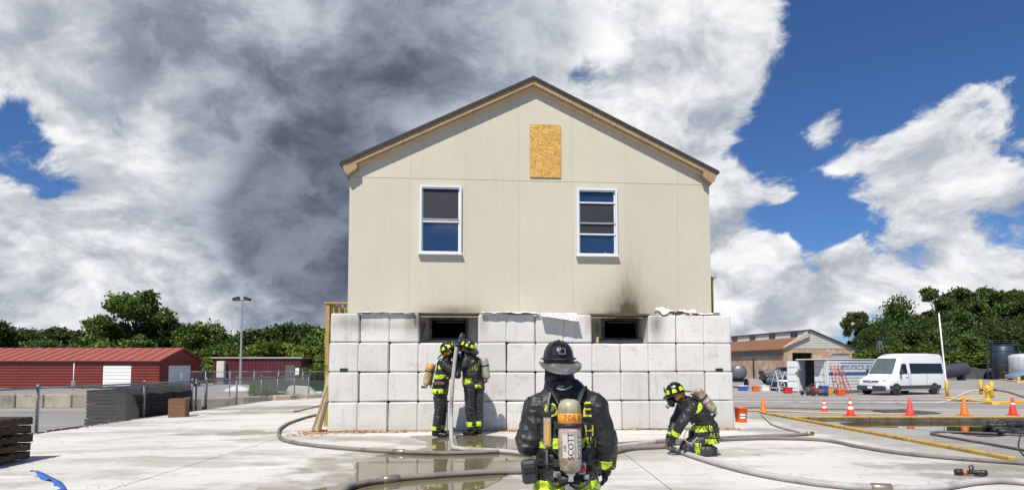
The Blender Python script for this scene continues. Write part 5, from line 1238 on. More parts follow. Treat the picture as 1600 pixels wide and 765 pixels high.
crate(1181, 610, (.46, .36, .40), M('orange box plastic', (.66, .15, .02), .5, .2, 5), 'orange tool box beside the blue cooler', 'tool_box', 'box')
crate(1195, 610, (.56, .42, .44), white, 'white box between the orange tool box and the stepladder', 'storage_box', 'box')
crate(1296, 614, (.36, .32, .50), M('amber box', (.62, .30, .04), .5, .2, 5), 'amber box standing behind the pile of gear', 'tool_box', 'box')
crate(1313, 616, (.46, .38, .36), orange, 'orange box at the foot of the orange ladder', 'tool_box', 'box')
crate(1231, 613, (.5, .4, .42), red, 'red box behind the shorter stepladder', 'tool_box', 'box', None, .1)
crate(1287, 616, (.5, .36, .62), M('faded blue box', (.05, .10, .30), .5, .2, 5), 'faded blue bin in the pile of gear by the container', 'bin', 'bin')
# power tool cart: frame, engine block, wheels, handle
def machine(u, v, label, rz, s_=1.0):
    p = gl(u, v); r = empty('engine_cart', label, 'machine', (p.x, p.y, gz(p.x, p.y)), rz)
    fr = MB()
    for y in (-.22, .22): fr.tube([(-.42 * s_, y, .12), (.42 * s_, y, .12), (.55 * s_, y, .75 * s_), (.42 * s_, y, .95 * s_)], .02, 8)
    for x in (-.4, .0, .4): fr.tube([(x * s_, -.22, .12), (x * s_, .22, .12)], .02, 8)
    fr.build('frame', dkmetal, r)
    MB().box((-.1 * s_, 0, .34 * s_), (.42 * s_, .34, .34 * s_), 0, None, .05).build('engine', M('engine grey', (.12, .11, .11), .5, .4, 9), r)
    MB().lathe([(.10, 0), (.13, .03), (.13, .10), (.08, .13)], 16, 0, Matrix.Translation((-.1 * s_, -.02, .50 * s_))).build('air_filter', black, r)
    MB().box((.18 * s_, .02, .48 * s_), (.24, .3, .20), 0, None, .04).build('fuel_tank', M('machine red', (.35, .04, .03), .4, .2, 6), r)
    for x in (-.42, .42):
        for y in (-.28, .28): MB().lathe([(.06, -.03), (.12, -.035), (.13, 0), (.12, .035), (.06, .03)], 16, 0, Matrix.Translation((x * s_, y, .13)) @ Matrix.Rotation(R(90), 4, 'X')).build('wheel', tyre_m, r)
machine(1267, 616, 'dark engine cart in front of the open container', R(10)); machine(1280, 617, 'second engine cart with a dark frame next to the blue bin', R(160), .85)
# white post beside the van, steel mast behind
def mast(u, v0_, v1_, Y, r, mat, label, name='pole', lean=0.0, cat='pole'):
    t_ = at(u, v0_, Y); z0 = gz(t_.x, Y); e = empty(name, label, cat, (t_.x + lean, Y, z0)); h = t_.z - z0
    MB().tube([(0, 0, 0), (0, 0, .12), (0, 0, .12), (-lean * .5, 0, h / 2), (-lean, 0, h)], [r * 2, r * 2, r, r * .9, r * .75], 10).build('shaft', mat, e)
    MB().lathe([(r * .7, 0), (r * .9, .02), (r * .5, .05), (.001, .06)], 10, 0, Matrix.Translation((-lean, 0, h))).build('cap', mat, e)
    return e
mast(1467, 490, 0, 46, .06, white, 'tall slim white pole behind the van', lean=.38)
# lattice mast in front of the trees
lm = at(1374, 532, 88); e = empty('lattice_mast', 'small grey lattice mast in front of the right hand trees', 'mast', (lm.x, 88, -.5)); hh = lm.z + .5
mb = MB()
for sx_, sy_ in ((-1, -1), (1, -1), (1, 1), (-1, 1)): mb.bar((sx_ * .9, sy_ * .9, 0), (sx_ * .15, sy_ * .15, hh), .09, .09)
mb.build('mast_leg', galv, e); mb = MB()
for k in range(6):
    t0, t1 = k / 6, (k + 1) / 6; w0, w1 = .9 - .75 * t0, .9 - .75 * t1
    mb.bar((-w0, -w0, hh * t0), (w1, -w1, hh * t1), .06, .06); mb.bar((w0, -w0, hh * t0), (-w1, -w1, hh * t1), .06, .06)
mb.build('cross_brace', galv, e)
# tanker trailer just beyond the right end of the wall
tk = empty('tank_trailer', 'grey tank trailer peeking out behind the right end of the wall', 'trailer', (*at(1152, 590, 52).xy, -.5), R(75))
X = Matrix.Translation((0, 0, 1.35)) @ Matrix.Rotation(R(90), 4, 'Y')
MB().lathe([(.001, -1.6), (.35, -1.57), (.6, -1.45), (.68, -1.3), (.68, 1.3), (.6, 1.45), (.35, 1.57), (.001, 1.6)], 24, 0, X, cap=False).build('tank', M('dull steel tank', (.16, .165, .17), .4, .25, 3, metal=.4), tk)
MB().box((0, 0, .55), (3.4, .9, .12)).build('chassis', dkmetal, tk)
for s_ in (-1, 1):
    for x in (-.5, .5): MB().lathe([(.15, -.1), (.36, -.1), (.38, 0), (.36, .1), (.15, .1)], 18, 0, Matrix.Translation((x, s_ * .75, .38)) @ Matrix.Rotation(R(90), 4, 'X')).build('wheel', tyre_m, tk)
for x in (-1.2, 1.2): MB().box((x, 0, .75), (.12, .8, .35)).build('saddle', dkmetal, tk)

# ================================================================== BRICK BUILDING
def brick_mat():
    m, t, b = base_mat('patched brickwork')
    tc = t.n('ShaderNodeTexCoord').outputs['Object']
    br = t.n('ShaderNodeTexBrick'); t.put(br.inputs['Vector'], t.v('MULTIPLY', t.v('ADD', tc, (0, 0, 0)), (1, 1, 1)))
    rot = t.n('ShaderNodeSeparateXYZ'); t.put(rot.inputs[0], tc); cb = t.n('ShaderNodeCombineXYZ'); t.put(cb.inputs[0], t.m('ADD', rot.outputs[0], rot.outputs[1])); t.put(cb.inputs[1], rot.outputs[2]); t.put(br.inputs['Vector'], cb.outputs[0])
    br.inputs['Scale'].default_value = 2.2; br.inputs['Color1'].default_value = (.30, .14, .09, 1); br.inputs['Color2'].default_value = (.42, .26, .16, 1); br.inputs['Mortar'].default_value = (.42, .37, .32, 1); br.inputs['Mortar Size'].default_value = .025
    c = t.mix(t.ss(t.noise(tc, .55, 6, .65), .47, .56, 0, .8), br.outputs['Color'], (.46, .33, .20))
    c = t.mix(t.ss(t.noise(tc, .8, 7, .7), .54, .62, 0, .85), c, (.52, .44, .36)); c = t.mix(t.ss(t.noise(t.v('ADD', tc, (9, 0, 3)), 1.3, 6, .7), .58, .66, 0, .8), c, (.25, .12, .10))
    t.put(b.inputs['Base Color'], c); b.inputs['Roughness'].default_value = .85; bump(t, b, br.outputs['Fac'], -.3, .02)
    return m
BRK = brick_mat()
bb0 = Vector((39.2, 83, -.5)); axv = Vector((.975, .22, 0)).normalized()
bb = empty('brick_building', 'patched brick building with brown roof and pale gable beyond the container', 'building', bb0, math.atan2(axv.y, axv.x))
GW, GL, EH, RH, MX = 11.6, 26.0, 4.45, 7.15, 4.35        # local x along the gable end, local y away
beige = M('pale board gable', (.50, .47, .42), .7, .1, 1, .2, 5); broof = M('brown shingle roof', (.20, .095, .05), .85, .25, 1.2, .4, 4); cgrey = M('grey rendered band', (.20, .19, .18), .8, .2, 2)
ops = [(1.35, 4.75, 0, 3.85), (8.15, 11.1, 0, 3.75)]
mb = MB(); cut = []
def cutx(mb, x0, x1, z0, z1, holes, y0, y1):
    xs_ = sorted({x0, x1, *[h[0] for h in holes], *[h[1] for h in holes]})
    for a, b_ in zip(xs_[:-1], xs_[1:]):
        hz_ = [h for h in holes if h[0] <= a + 1e-6 and h[1] >= b_ - 1e-6]; zt = hz_[0][3] if hz_ else z0
        mb.box(((a + b_) / 2, (y0 + y1) / 2, (zt + z1) / 2), (b_ - a, y1 - y0, z1 - zt))
cutx(mb, 0, GW, 0, EH, ops, 0, .3); mb.build('gable_wall', BRK, bb)
MB().box((.15, GL / 2 + .3, EH / 2), (.3, GL, EH)).build('side_wall', BRK, bb); MB().box((-.02, GL / 2 + .4, EH - .55), (.06, GL - .2, .9)).build('side_band', cgrey, bb)
MB().box((GW - .15, GL / 2 + .3, EH / 2), (.3, GL, EH)).build('side_wall', BRK, bb)
MB().prism([(-.3, EH), (GW + .3, EH), (MX, RH)], 'y', -.05, .25).build('gable', beige, bb)
for k in range(7):
    z = EH + .15 + k * .36; xl = -.3 + (MX + .3) * (z - EH) / (RH - EH); xr = GW + .3 - (GW + .3 - MX) * (z - EH) / (RH - EH)
    MB().box(((xl + xr) / 2, -.065, z), (xr - xl, .02, .03)).build('gable_board', M('gable board edge', (.40, .37, .33), .7, .1, 2), bb)
MB().prism([(-.6, EH - .05), (MX - .2, EH + 1.75), (MX - .2, EH + 1.62), (-.6, EH - .2)], 'y', -.35, GL + .5).build('roof', broof, bb)
MB().box((MX - .1, GL / 2 + .2, (EH + 1.7 + RH) / 2), (.2, GL + .5, RH - EH - 1.7)).build('clerestory', M('clerestory white', (.62, .60, .57), .7, .06, 1), bb)
for k in range(5): MB().box((MX - .22, 3.0 + k * 5.0, (EH + 1.95 + RH) / 2 - .1), (.06, 1.5, .75)).build('clerestory_window', glass_dark, bb)
MB().prism([(MX - .4, RH + .02), (MX, RH + .12), (GW + .6, EH - .02), (GW + .6, EH - .16), (MX, RH - .02), (MX - .4, RH - .10)], 'y', -.35, GL + .5).build('roof', M('dark ridge roof', (.05, .045, .042), .8, .2, 2), bb)
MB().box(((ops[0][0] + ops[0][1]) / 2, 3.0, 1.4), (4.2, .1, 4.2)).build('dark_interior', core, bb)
rs = MB().box(((ops[1][0] + ops[1][1]) / 2, .2, 1.87), (2.95, .08, 3.74)).build('roller_door', M('roller door grey', (.38, .42, .45), .5, .1, 2), bb)
for k in range(11): MB().box((9.62, .15, .2 + k * .32), (2.9, .03, .03)).build('door_slat', M('roller door edge', (.28, .31, .33), .5, .1, 2), rs)
MB().box((-.04, 7.0, 1.5), (.1, .3, 3.0)).build('downpipe', dkmetal, bb)
MB().box((-.03, 5.2, .75), (.08, 1.2, .9)).build('side_window', glass_dark, bb)
ax2 = empty('annex', 'small pale annex right of the brick building', 'building', bb0 + axv * (GW + .2) + Vector((0, 2, 0)), math.atan2(axv.y, axv.x))
MB().box((1.1, 1.5, 1.3), (2.2, 3, 2.6)).build('wall', beige, ax2); MB().box((1.1, 1.5, 2.66), (2.5, 3.3, .12)).build('roof', cgrey, ax2); MB().box((1.1, -.02, 1.0), (.9, .06, 2.0)).build('door', cgrey, ax2)
# ================================================================== THE FAR RIGHT
dkblue = M('slate blue steel', (.045, .055, .075), .45, .25, 1.5, metal=.3)
si = at(1567, 586, 82); so = empty('silo', 'dark slate silo with an outside ladder cage by the right hand trees', 'silo', (si.x, 82, -.5))
MB().lathe([(1.25, 0), (1.25, 4.6), (1.1, 4.75), (.3, 4.9), (.001, 4.92)], 28, 0).build('shell', dkblue, so)
for z in (1.0, 2.0, 3.0, 4.0): MB().lathe([(1.25, z), (1.29, z + .02), (1.29, z + .06), (1.25, z + .08)], 28, 0, None, cap=False).build('hoop', dkblue, so)
cg = MB()
for x in (-2.3, -1.5): cg.bar((x, -.2, 0), (x, -.2, 5.6), .10, .10)
for x in (1.6, 2.2): cg.bar((x, -.2, 0), (x, -.2, 5.6), .10, .10)
cg.build('cage_post', dkblue, so)
for k in range(9): MB().bar((-2.3, -.2, .5 + k * .6), (-1.5, -.2, .5 + k * .6), .06, .06).build('rung', dkblue, so)
for z in (5.0, 5.3, 5.6): MB().bar((-2.3, -.2, z), (2.2, -.2, z), .07, .07).build('guard_rail', dkblue, so)
MB().box((1.3, -1.1, 1.75), (.8, .06, .45)).build('notice_board', white, so)
wt = at(1596, 586, 80); wo_ = empty('water_tank', 'white domed tank right of the dark silo', 'tank', (wt.x + .6, 80, -.5))
MB().lathe([(1.9, 0), (1.9, 3.1), (1.8, 3.35), (1.3, 3.55), (.5, 3.65), (.001, 3.66)], 32, 0).build('shell', M('white tank', (.50, .52, .54), .5, .1, 1), wo_)
for k in range(10): a = k * .314 + 3.0; MB().box((1.9 * math.cos(a), 1.9 * math.sin(a), 1.6), (.05, .05, 3.0)).build('seam', M('tank seam', (.36, .38, .40), .5, .1, 2), wo_)
MB().box((-.1, -1.95, 1.0), (.6, .1, .4)).build('hatch', dkmetal, wo_)
ht = at(1487, 590, 78); hto = empty('fuel_tank', 'dark horizontal tank lying behind the van', 'tank', (ht.x, 78, -.5))
MB().lathe([(.001, -2.4), (.5, -2.3), (.85, -2.0), (.9, -1.8), (.9, 1.8), (.85, 2.0), (.5, 2.3), (.001, 2.4)], 24, 0, Matrix.Translation((0, 0, 1.3)) @ Matrix.Rotation(R(82), 4, 'Y'), cap=False).build('shell', M('dull grey tank', (.04, .048, .06), .5, .2, 2), hto)
for x in (-1.3, 1.3): MB().box((x, 0, .35), (.3, 1.2, .7)).build('cradle', dkmetal, hto)
bs_ = at(1484, 590, 90); bo = empty('billboard_frame', 'dark steel frame standing behind the white pole', 'frame', (bs_.x, 90, -.5))
for x in (-1.1, 1.1): MB().box((x, 0, 2.4), (.14, .14, 4.8)).build('post', dkblue, bo)
MB().box((0, 0, 4.75), (2.3, .14, .14)).build('crossbar', dkblue, bo)
MB().bar((-.5, 0, 1.5), (0, 0, 4.2), .1, .1).build('brace', M('rust brace', (.16, .07, .03), .8, .3, 3), bo); MB().bar((.5, 0, 1.5), (0, 0, 4.2), .1, .1).build('brace', MATS['rust brace'], bo)
# dark boundary wall of upright panels
bw0 = at(1478, 585, 86); bwl = empty('boundary_wall', 'low dark panelled boundary wall below the right hand trees', 'wall', (bw0.x, 86, -.5), R(-4))
for k in range(14):
    p_ = MB().box((.7 + k * 1.5, 0, .75 + .06 * (k % 3)), (1.46, .15, 1.5 + .12 * (k % 3)), 0, None, .02).build('wall_panel', M('dark concrete panel', (.075, .075, .078), .8, .3, 1.5, orand=.3), bwl)

# ================================================================== LEFT SIDE: FENCES
FX = -10.62
post_m = galv; mesh_m = M('chain link wire', (.24, .26, .27), .45, .15, 9, metal=.6)
def chain_fence(name, label, P_, H, wire=True, spacing=.075, rail=True, wr=.0027, pr=.032):
    """P_: list of post positions (x, y, z) along the run"""
    r = empty(name, label, 'fence', P_[0]); o0 = Vector(P_[0]); P_ = [Vector(p) - o0 for p in P_]
    for i, p in enumerate(P_):
        po = MB().tube([p, p + Vector((0, 0, H + .03))], pr, 10).build('post', post_m, r)
        MB().lathe([(pr * 1.25, 0), (pr * 1.25, .03), (pr * .7, .06), (.001, .07)], 10, 0, Matrix.Translation(p + Vector((0, 0, H + .02)))).build('post_cap', post_m, po)
    if rail:
        for a, b_ in zip(P_[:-1], P_[1:]): MB().tube([a + Vector((0, 0, H)), b_ + Vector((0, 0, H))], .021, 8).build('top_rail', post_m, r)
    if wire:
        mb = MB()
        for a, b_ in zip(P_[:-1], P_[1:]):
            L = (b_ - a).length; d = (b_ - a) / L; n = int(L / spacing); sg = d.cross(Vector((0, 0, 1)))
            hh_ = H - .02
            for k in range(-int(hh_ / spacing), n + 1):
                for dirn in (1, -1):
                    s0 = k * spacing; s1 = s0 + hh_
                    z0, z1 = .02, hh_
                    if s0 < 0: z0 += -s0; q0 = 0
                    else: q0 = s0
                    if s1 > L: z1 -= (s1 - L); q1 = L
                    else: q1 = s1
                    if z1 <= z0: continue
                    if dirn < 0: q0, q1 = L - q0, L - q1
                    pa_, pb_ = a + d * q0 + Vector((0, 0, z0)), a + d * q1 + Vector((0, 0, z1))
                    u_ = (pb_ - pa_).normalized(); s_ = u_.cross(sg).normalized() * wr; t_ = sg * wr
                    mb.add([pa_ + s_, pa_ - s_ * .5 + t_, pa_ - s_ * .5 - t_, pb_ + s_, pb_ - s_ * .5 + t_, pb_ - s_ * .5 - t_], [(0, 1, 4, 3), (1, 2, 5, 4), (2, 0, 3, 5)])
        stuff(mb.build('chain_link_mesh', mesh_m, r))
    return r
ys_near = [6.2, 9.5, 12.95, 16.7, 19.2]
zf = lambda y: zs(FX, y) - .02
chain_fence('chain_link_fence', 'near chain link fence along the left edge of the pavement', [(FX, y, zf(y)) for y in ys_near], 1.0)
chain_fence('chain_link_fence', 'farther chain link fence continuing along the pavement edge towards the house', [(FX, y, zf(y)) for y in (20.1, 22.3, 24.5, 26.2, 28.2, 30.2)], 1.02, spacing=.10)
gate = chain_fence('chain_link_gate', 'low chain link gate frame between the two fence runs', [(FX + .05, 19.35, zf(19)), (FX + .05, 19.95, zf(19))], .98)
gate['category'] = 'gate'
chain_fence('chain_link_fence', 'taller distant chain link fence in front of the maroon building', [at(283 + 36 * k, 612 - .2 * k, 31)*1 for k in range(7)] and [Vector((at(283 + 38 * k, 600, 34).x, 34, LOT)) for k in range(7)], 1.55, spacing=.14, wr=.0028)
gs = Vector((at(386, 600, 33.6).x, 33.9, LOT)); ge = Vector((at(505, 600, 33.6).x, 33.9, LOT))
tag(MB().add([(gs.x, gs.y, LOT + .1), (ge.x, ge.y, LOT + .1), (ge.x, ge.y, LOT + 1.05), (gs.x, gs.y, LOT + 1.05), (gs.x, gs.y + .012, LOT + .1), (ge.x, ge.y + .012, LOT + .1), (ge.x, ge.y + .012, LOT + 1.05), (gs.x, gs.y + .012, LOT + 1.05)], [(0, 1, 2, 3), (4, 5, 6, 7), (0, 1, 5, 4), (2, 3, 7, 6), (1, 2, 6, 5), (0, 3, 7, 4)]).build('privacy_screen', M('green screen mesh', (.025, .045, .033), .8, .3, 2)), 'dark green privacy screen on the distant fence', 'screen')

# stacked crates behind the near fence
def crate_mesh(seed):
    mb = MB(); r_ = random.Random(seed)
    for s_ in (-1, 1):
        for k in range(4):
            mb.box((0, s_ * .54, .055 + k * .095), (1.1, .02, .08), 0); mb.box((s_ * .54, 0, .055 + k * .095), (.02, 1.06, .08), 0)
        for t_ in (-1, 1): mb.box((s_ * .50, t_ * .50, .19), (.07, .07, .38), 0)
    for k in range(8): mb.box((-.48 + k * .137, 0, .03), (.12, 1.04, .02), 0)
    return mb
dkw = M('dark stained crate wood', (.026, .015, .012), .85, .4, 3, .4, 20, orand=.85)
slat = MB().box((0, 0, 0), (1.1, .02, .078)).mesh('slat', dkw); slat2 = MB().box((0, 0, 0), (.02, 1.06, .078)).mesh('slat', dkw); cpost = MB().box((0, 0, 0), (.07, .07, .38)).mesh('corner_post', dkw); cbot = MB().box((0, 0, 0), (1.05, 1.05, .02)).mesh('bottom', dkw)
rows = ('nearest', 'middle', 'farthest'); lev = ('bottom', 'middle', 'top')
for i in range(3):
    for k in range(3):
        c = empty('wooden_crate', f'dark wooden crate behind the fence, {lev[k]} of the {rows[i]} stack', 'crate', (FX - .72 + random.uniform(-.04, .04), 16.7 + i * 1.18 + random.uniform(-.03, .03), LOT + .012 + k * .40), random.uniform(-.03, .03), 'crates stacked behind the fence')
        for s_ in (-1, 1):
            for q in range(4):
                obj('slat', slat, c, (0, s_ * .54, .055 + q * .095)); obj('slat', slat2, c, (s_ * .54, 0, .055 + q * .095))
            for t_ in (-1, 1): obj('corner_post', cpost, c, (s_ * .49, t_ * .49, .19))
        obj('bottom', cbot, c, (0, 0, .02))
tarp = MB(); nn = 14
vs = []
for j in range(3):
    for i in range(nn + 1): vs.append((FX - 1.35 + .65 * j, 16.05 + 3.6 * i / nn, LOT + 1.245 + .03 * math.sin(i * 1.7 + j) + .02 * (j == 1)))
tarp.add(vs, [(j * (nn + 1) + i, j * (nn + 1) + i + 1, (j + 1) * (nn + 1) + i + 1, (j + 1) * (nn + 1) + i) for j in range(2) for i in range(nn)], 0, True)
to = tarp.build('tarpaulin', M('black tarpaulin', (.015, .015, .017), .6, .3, 6)); to.modifiers.new('t', 'SOLIDIFY').thickness = .012
tag(to, 'black tarpaulin over the top of the crate stacks', 'tarpaulin')
bx = gp(271, 652, -.12); bxo = empty('wooden_box', 'small brown wooden box on the pavement at the end of the near fence', 'box', (bx.x + .15, bx.y, zs(bx.x, bx.y)), R(15))
for k in range(4):
    MB().box((0, -.2, .065 + k * .125), (.44, .02, .12), 0, None, .004).build('side_board', M('brown box wood', (.17, .085, .05), .8, .25, 6, .3, 25, orand=.2), bxo); MB().box((-.21, 0, .065 + k * .125), (.02, .38, .12)).build('side_board', MATS['brown box wood'], bxo)
    MB().box((.21, 0, .065 + k * .125), (.02, .38, .12)).build('side_board', MATS['brown box wood'], bxo); MB().box((0, .2, .065 + k * .125), (.44, .02, .12)).build('side_board', MATS['brown box wood'], bxo)
MB().box((0, 0, .51), (.45, .43, .02)).build('lid', MATS['brown box wood'], bxo)

# ---- pallets at the lower left
pw = M('dark pallet wood', (.062, .036, .020), .85, .4, 4, .5, 25, orand=.5); pbase = gp(18, 747, -.09)
dk_me = MB().box((0, 0, 0), (1.0, .095, .018)).mesh('deck_board', pw); st_me = MB().box((0, 0, 0), (.04, 1.2, .072)).mesh('stringer', pw)
lv = ('lowest', 'second from the ground', 'third from the ground', 'second from the top', 'topmost')
zp = zs(pbase.x, pbase.y) + .004
for k in range(5):
    p = empty('pallet', f'dark wooden pallet at the lower left, {lv[k]} in its stack', 'pallet', (pbase.x - 1.22 + random.uniform(-.05, .05) + (.03 if k == 4 else 0), pbase.y + .60, zp + k * .128), R(4 + random.uniform(-3, 3)), 'stack of pallets')
    for x in (-.47, 0, .47): obj('stringer', st_me, p, (x, 0, .056))
    for q in range(8): obj('deck_board', dk_me, p, (random.uniform(-.01, .01), -.54 + q * .154, .103))
    for q in range(5): obj('deck_board', dk_me, p, (random.uniform(-.01, .01), -.54 + q * .27, .010))
# blue strap on the pavement
sp = [gp(52, 741), gp(66, 745), gp(80, 749), gp(92, 757), gp(97, 768)]
for q in sp: q.z = zs(q.x, q.y) + .012
sp[0].z += .05; sp[1].z += .03
mb = MB(); pp = spline(sp, 6); vs = []
for i, p in enumerate(pp):
    d = (pp[min(i + 1, len(pp) - 1)] - pp[max(i - 1, 0)]).normalized(); s_ = d.cross(Vector((0, 0, 1))).normalized() * .04
    vs += [tuple(p + s_ + Vector((0, 0, .035 * math.sin(i * .55)))), tuple(p - s_)]
mb.add(vs, [(2 * i, 2 * i + 2, 2 * i + 3, 2 * i + 1) for i in range(len(pp) - 1)], 0, True)
ob = mb.build('strap', M('blue webbing', (.035, .12, .42), .6, .15, 12)); ob.modifiers.new('t', 'SOLIDIFY').thickness = .006
tag(ob, 'blue webbing strap lying beside the pallets at the lower left', 'strap')
# dead leaves along the fence foot
mb = MB()
for k in range(260):
    y_ = random.choice([random.gauss(12.3, .5), random.gauss(13.6, .25), random.uniform(8, 18)]); s_ = random.uniform(.012, .035)
    mb.box((FX + .12 + abs(random.gauss(0, .12)), y_, zs(FX, y_) + .006 + random.random() * .02), (s_ * 2, s_, s_ * .5), 0, None, 0, random.uniform(0, 3))
stuff(tag(mb.build('leaf_litter', M('brown litter', (.10, .07, .04), .9, .4, 9)), 'brown leaf litter along the foot of the near fence', 'leaf litter'))

# ---- concrete barrier blocks in the left yard
bar_m = M('old barrier concrete', (.36, .32, .235), .85, .25, 1.5, .4, 18, orand=.25, dirt=(.14, .12, .09), dscale=1.6, dthr=.56)
bme = MB().box((0, 0, .30), (1.18, .6, .60), 0, None, .03).mesh('barrier', bar_m)
def barrier_row(x0, x1, y0, y1, n, lab, skip=()):
    for k in range(n):
        if k in skip: continue
        t = k / max(1, n - 1)
        o = tag(obj('concrete_barrier', bme, None, (x0 + (x1 - x0) * t, y0 + (y1 - y0) * t, LOT), math.atan2(y1 - y0, x1 - x0)), (('first','second','third','fourth','fifth','sixth','seventh','eighth','ninth','tenth')[k] + ' from the left, ' + lab), 'barrier', lab)
a_ = at(0, 600, 26.0); b_ = at(160, 600, 26.0)
barrier_row(a_.x - 6, b_.x + .6, 26.0, 26.2, 10, 'concrete barrier block in the row before the red building')
barrier_row(at(285, 600, 22.4).x, at(285, 600, 22.4).x + 6.6, 22.4, 29.5, 8, 'concrete barrier block in the row behind the farther fence')
wj = M('white barrier plastic', (.62, .64, .65), .5, .08, 2)
for k in range(5):
    p = at(436 + 11.5 * k, 600, 38); r_ = empty('jersey_barrier', ('leftmost', 'second from left', 'middle', 'second from right', 'rightmost')[k] + ' of the white traffic barriers by the distant fence', 'barrier', (p.x, 38 + .3 * k, LOT), R(20), 'white traffic barriers')
    MB().prism([(-.25, 0), (.25, 0), (.25, .15), (.12, .35), (.08, .85), (-.08, .85), (-.12, .35), (-.25, .15)], 'x', -.42, .42).build('shell', wj, r_)
    MB().box((0, 0, .86), (.5, .12, .03)).build('cap', wj, r_)
# slab of broken concrete at the end of the pavement
sb = gp(468, 615, -.1); so2 = empty('concrete_ramp', 'tilted pale concrete slab lying at the far end of the pavement', 'slab', (sb.x, sb.y, -.1), R(12))
MB().prism([(-.75, 0), (.75, 0), (.35, .36), (-.55, .42)], 'y', 0, 1.3).build('slab', M('pale rubble concrete', (.52, .50, .46), .8, .15, 2, .4, 15), so2)
MB().box((-.9, .3, .06), (.4, .3, .14), 0, None, .03, .4).build('chunk', MATS['pale rubble concrete'], so2); MB().box((.95, .5, .05), (.3, .35, .12), 0, None, .03, .2).build('chunk', MATS['pale rubble concrete'], so2)
hp_ = gp(372, 611, LOT)
tag(MB().lathe([(.75, 0), (.66, .12), (.4, .30), (.15, .42), (.001, .45)], 14, 0, None, 1.5, .8).build('sand_heap', M('white sand', (.62, .60, .57), .9, .1, 3, .6, 8, .05), None, (hp_.x, hp_.y, LOT)), 'small heap of white sand behind the farther fence', 'sand heap')

# ---- red metal building
def ribbed(col, name): return M(name, col, .5, .12, .8, dirt=tuple(x * .55 for x in col), dscale=.7, dthr=.62)
rw = ribbed((.20, .030, .020), 'red metal siding'); rr = ribbed((.30, .075, .055), 'faded red roof'); rt = ribbed((.20, .03, .02), 'dark red trim')
Y1 = 49.5; rc = at(249, 580, Y1); X1 = rc.x; X0 = X1 - 34
rb_ = empty('metal_building', 'long red metal building with two white roller doors at the left', 'building', (X1, Y1, LOT))
EHr, RHr, Dp = at(249, 561.5, Y1).z - LOT, at(249, 548.5, Y1).z - LOT + .35, 6.6
cutx_holes = [(-4.85, -2.45, 0, EHr - .50)]
mb = MB(); cutx(mb, -34, 0, 0, EHr, cutx_holes, .05, .15); mb.build('front_wall', rw, rb_)
for k in range(int(EHr / .24)):
    z = .12 + k * .24
    for x0, x1 in ((-34, -4.9), (-2.4, -.02)):
        if z < EHr: MB().box(((x0 + x1) / 2, .02, z), (x1 - x0, .05, .12), 0, None, .015).build('siding_rib', rw, rb_)
MB().box((-17, .025, EHr - .08), (34, .09, .14)).build('eave_trim', rt, rb_)
d_ = MB().box((-3.65, .06, (EHr - .5) / 2), (2.38, .06, EHr - .52)).build('roller_door', white, rb_)
for k in range(6): MB().box((-3.65, .02, .2 + k * .3), (2.3, .02, .02)).build('door_slat', MATS['door rib grey'], d_)
mb = MB(); mb.prism([(0.12, 0), (1.35, 0), (1.35, EHr - .5), (Dp - 1.8, EHr - .5), (Dp - 1.8, 0), (Dp, 0), (Dp, EHr), (Dp / 2, RHr), (0.12, EHr)], 'x', -.1, 0.0); mb.build('gable_wall', rw, rb_)
for k in range(22): MB().box((.012, .30 + k * .285, EHr / 2 + .02), (.03, .05, EHr - .1)).build('siding_rib', rw, rb_) if not (1.2 < .3 + k * .285 < Dp - 1.65) else MB().box((.012, .30 + k * .285, EHr - .2), (.03, .05, .45)).build('siding_rib', rw, rb_)
d_ = MB().box((-.05, (1.35 + Dp - 1.8) / 2, (EHr - .5) / 2), (.06, Dp - 3.15, EHr - .5)).build('roller_door', white, rb_)
for k in range(6): MB().box((-.012, (1.35 + Dp - 1.8) / 2, .2 + k * .3), (.02, Dp - 3.2, .02)).build('door_slat', MATS['door rib grey'], d_)
mb = MB(); mb.prism([(-.25, EHr - .06), (Dp / 2, RHr + .06), (Dp + .25, EHr - .06), (Dp + .25, EHr - .12), (Dp / 2, RHr - .02), (-.25, EHr - .12)], 'x', -34.2, .15); ro = mb.build('roof', rr, rb_)
for k in range(38):
    x = -34 + k * .9; MB().bar((x, -.24, EHr - .03), (x, Dp / 2, RHr + .085), .04, .04).build('roof_seam', rr, ro)
MB().prism([(-.28, EHr - .05), (Dp / 2, RHr + .09), (Dp + .28, EHr - .05), (Dp + .28, EHr - .20), (Dp / 2, RHr - .08), (-.28, EHr - .20)], 'x', .16, .22).build('rake_trim', rt, rb_)
MB().box((-17, Dp, EHr / 2), (33.9, .1, EHr - .02)).build('rear_wall', rw, rb_)
# ---- maroon low building
mw = ribbed((.085, .014, .016), 'maroon metal siding'); Y2 = 60; m0, m1 = at(333, 575, Y2), at(470, 575, Y2); zt = at(400, 559.5, Y2).z
mr_ = empty('low_building', 'low flat roofed maroon building behind the light pole', 'building', (m0.x, Y2, LOT))
Lm, Hm = m1.x - m0.x, zt - LOT
MB().box((Lm / 2, 2.5, Hm / 2), (Lm, 5, Hm)).build('wall', mw, mr_); MB().box((Lm / 2, 2.5, Hm + .07), (Lm + .4, 5.4, .14)).build('roof', M('pale roof edge', (.40, .36, .34), .6, .1, 2), mr_)
for k in range(24): MB().box((.25 + k * (Lm - .5) / 23, -.015, Hm / 2), (.05, .04, Hm - .05)).build('siding_rib', mw, mr_)
MB().box((Lm - 1.1, -.03, 1.0), (.95, .06, 2.0)).build('door', M('door grey', (.10, .10, .10), .5, .1, 2), mr_); MB().box((Lm - .35, -.03, 1.35), (.4, .06, .7)).build('notice', white, mr_)
MB().box((1.0, -.3, 1.55), (.8, .5, 1.7), 0, None, .05).build('air_conditioner', M('ac cream', (.60, .57, .50), .5, .1, 2), mr_); MB().box((1.0, -.28, .35), (.7, .4, .7)).build('ac_stand', galv, mr_)
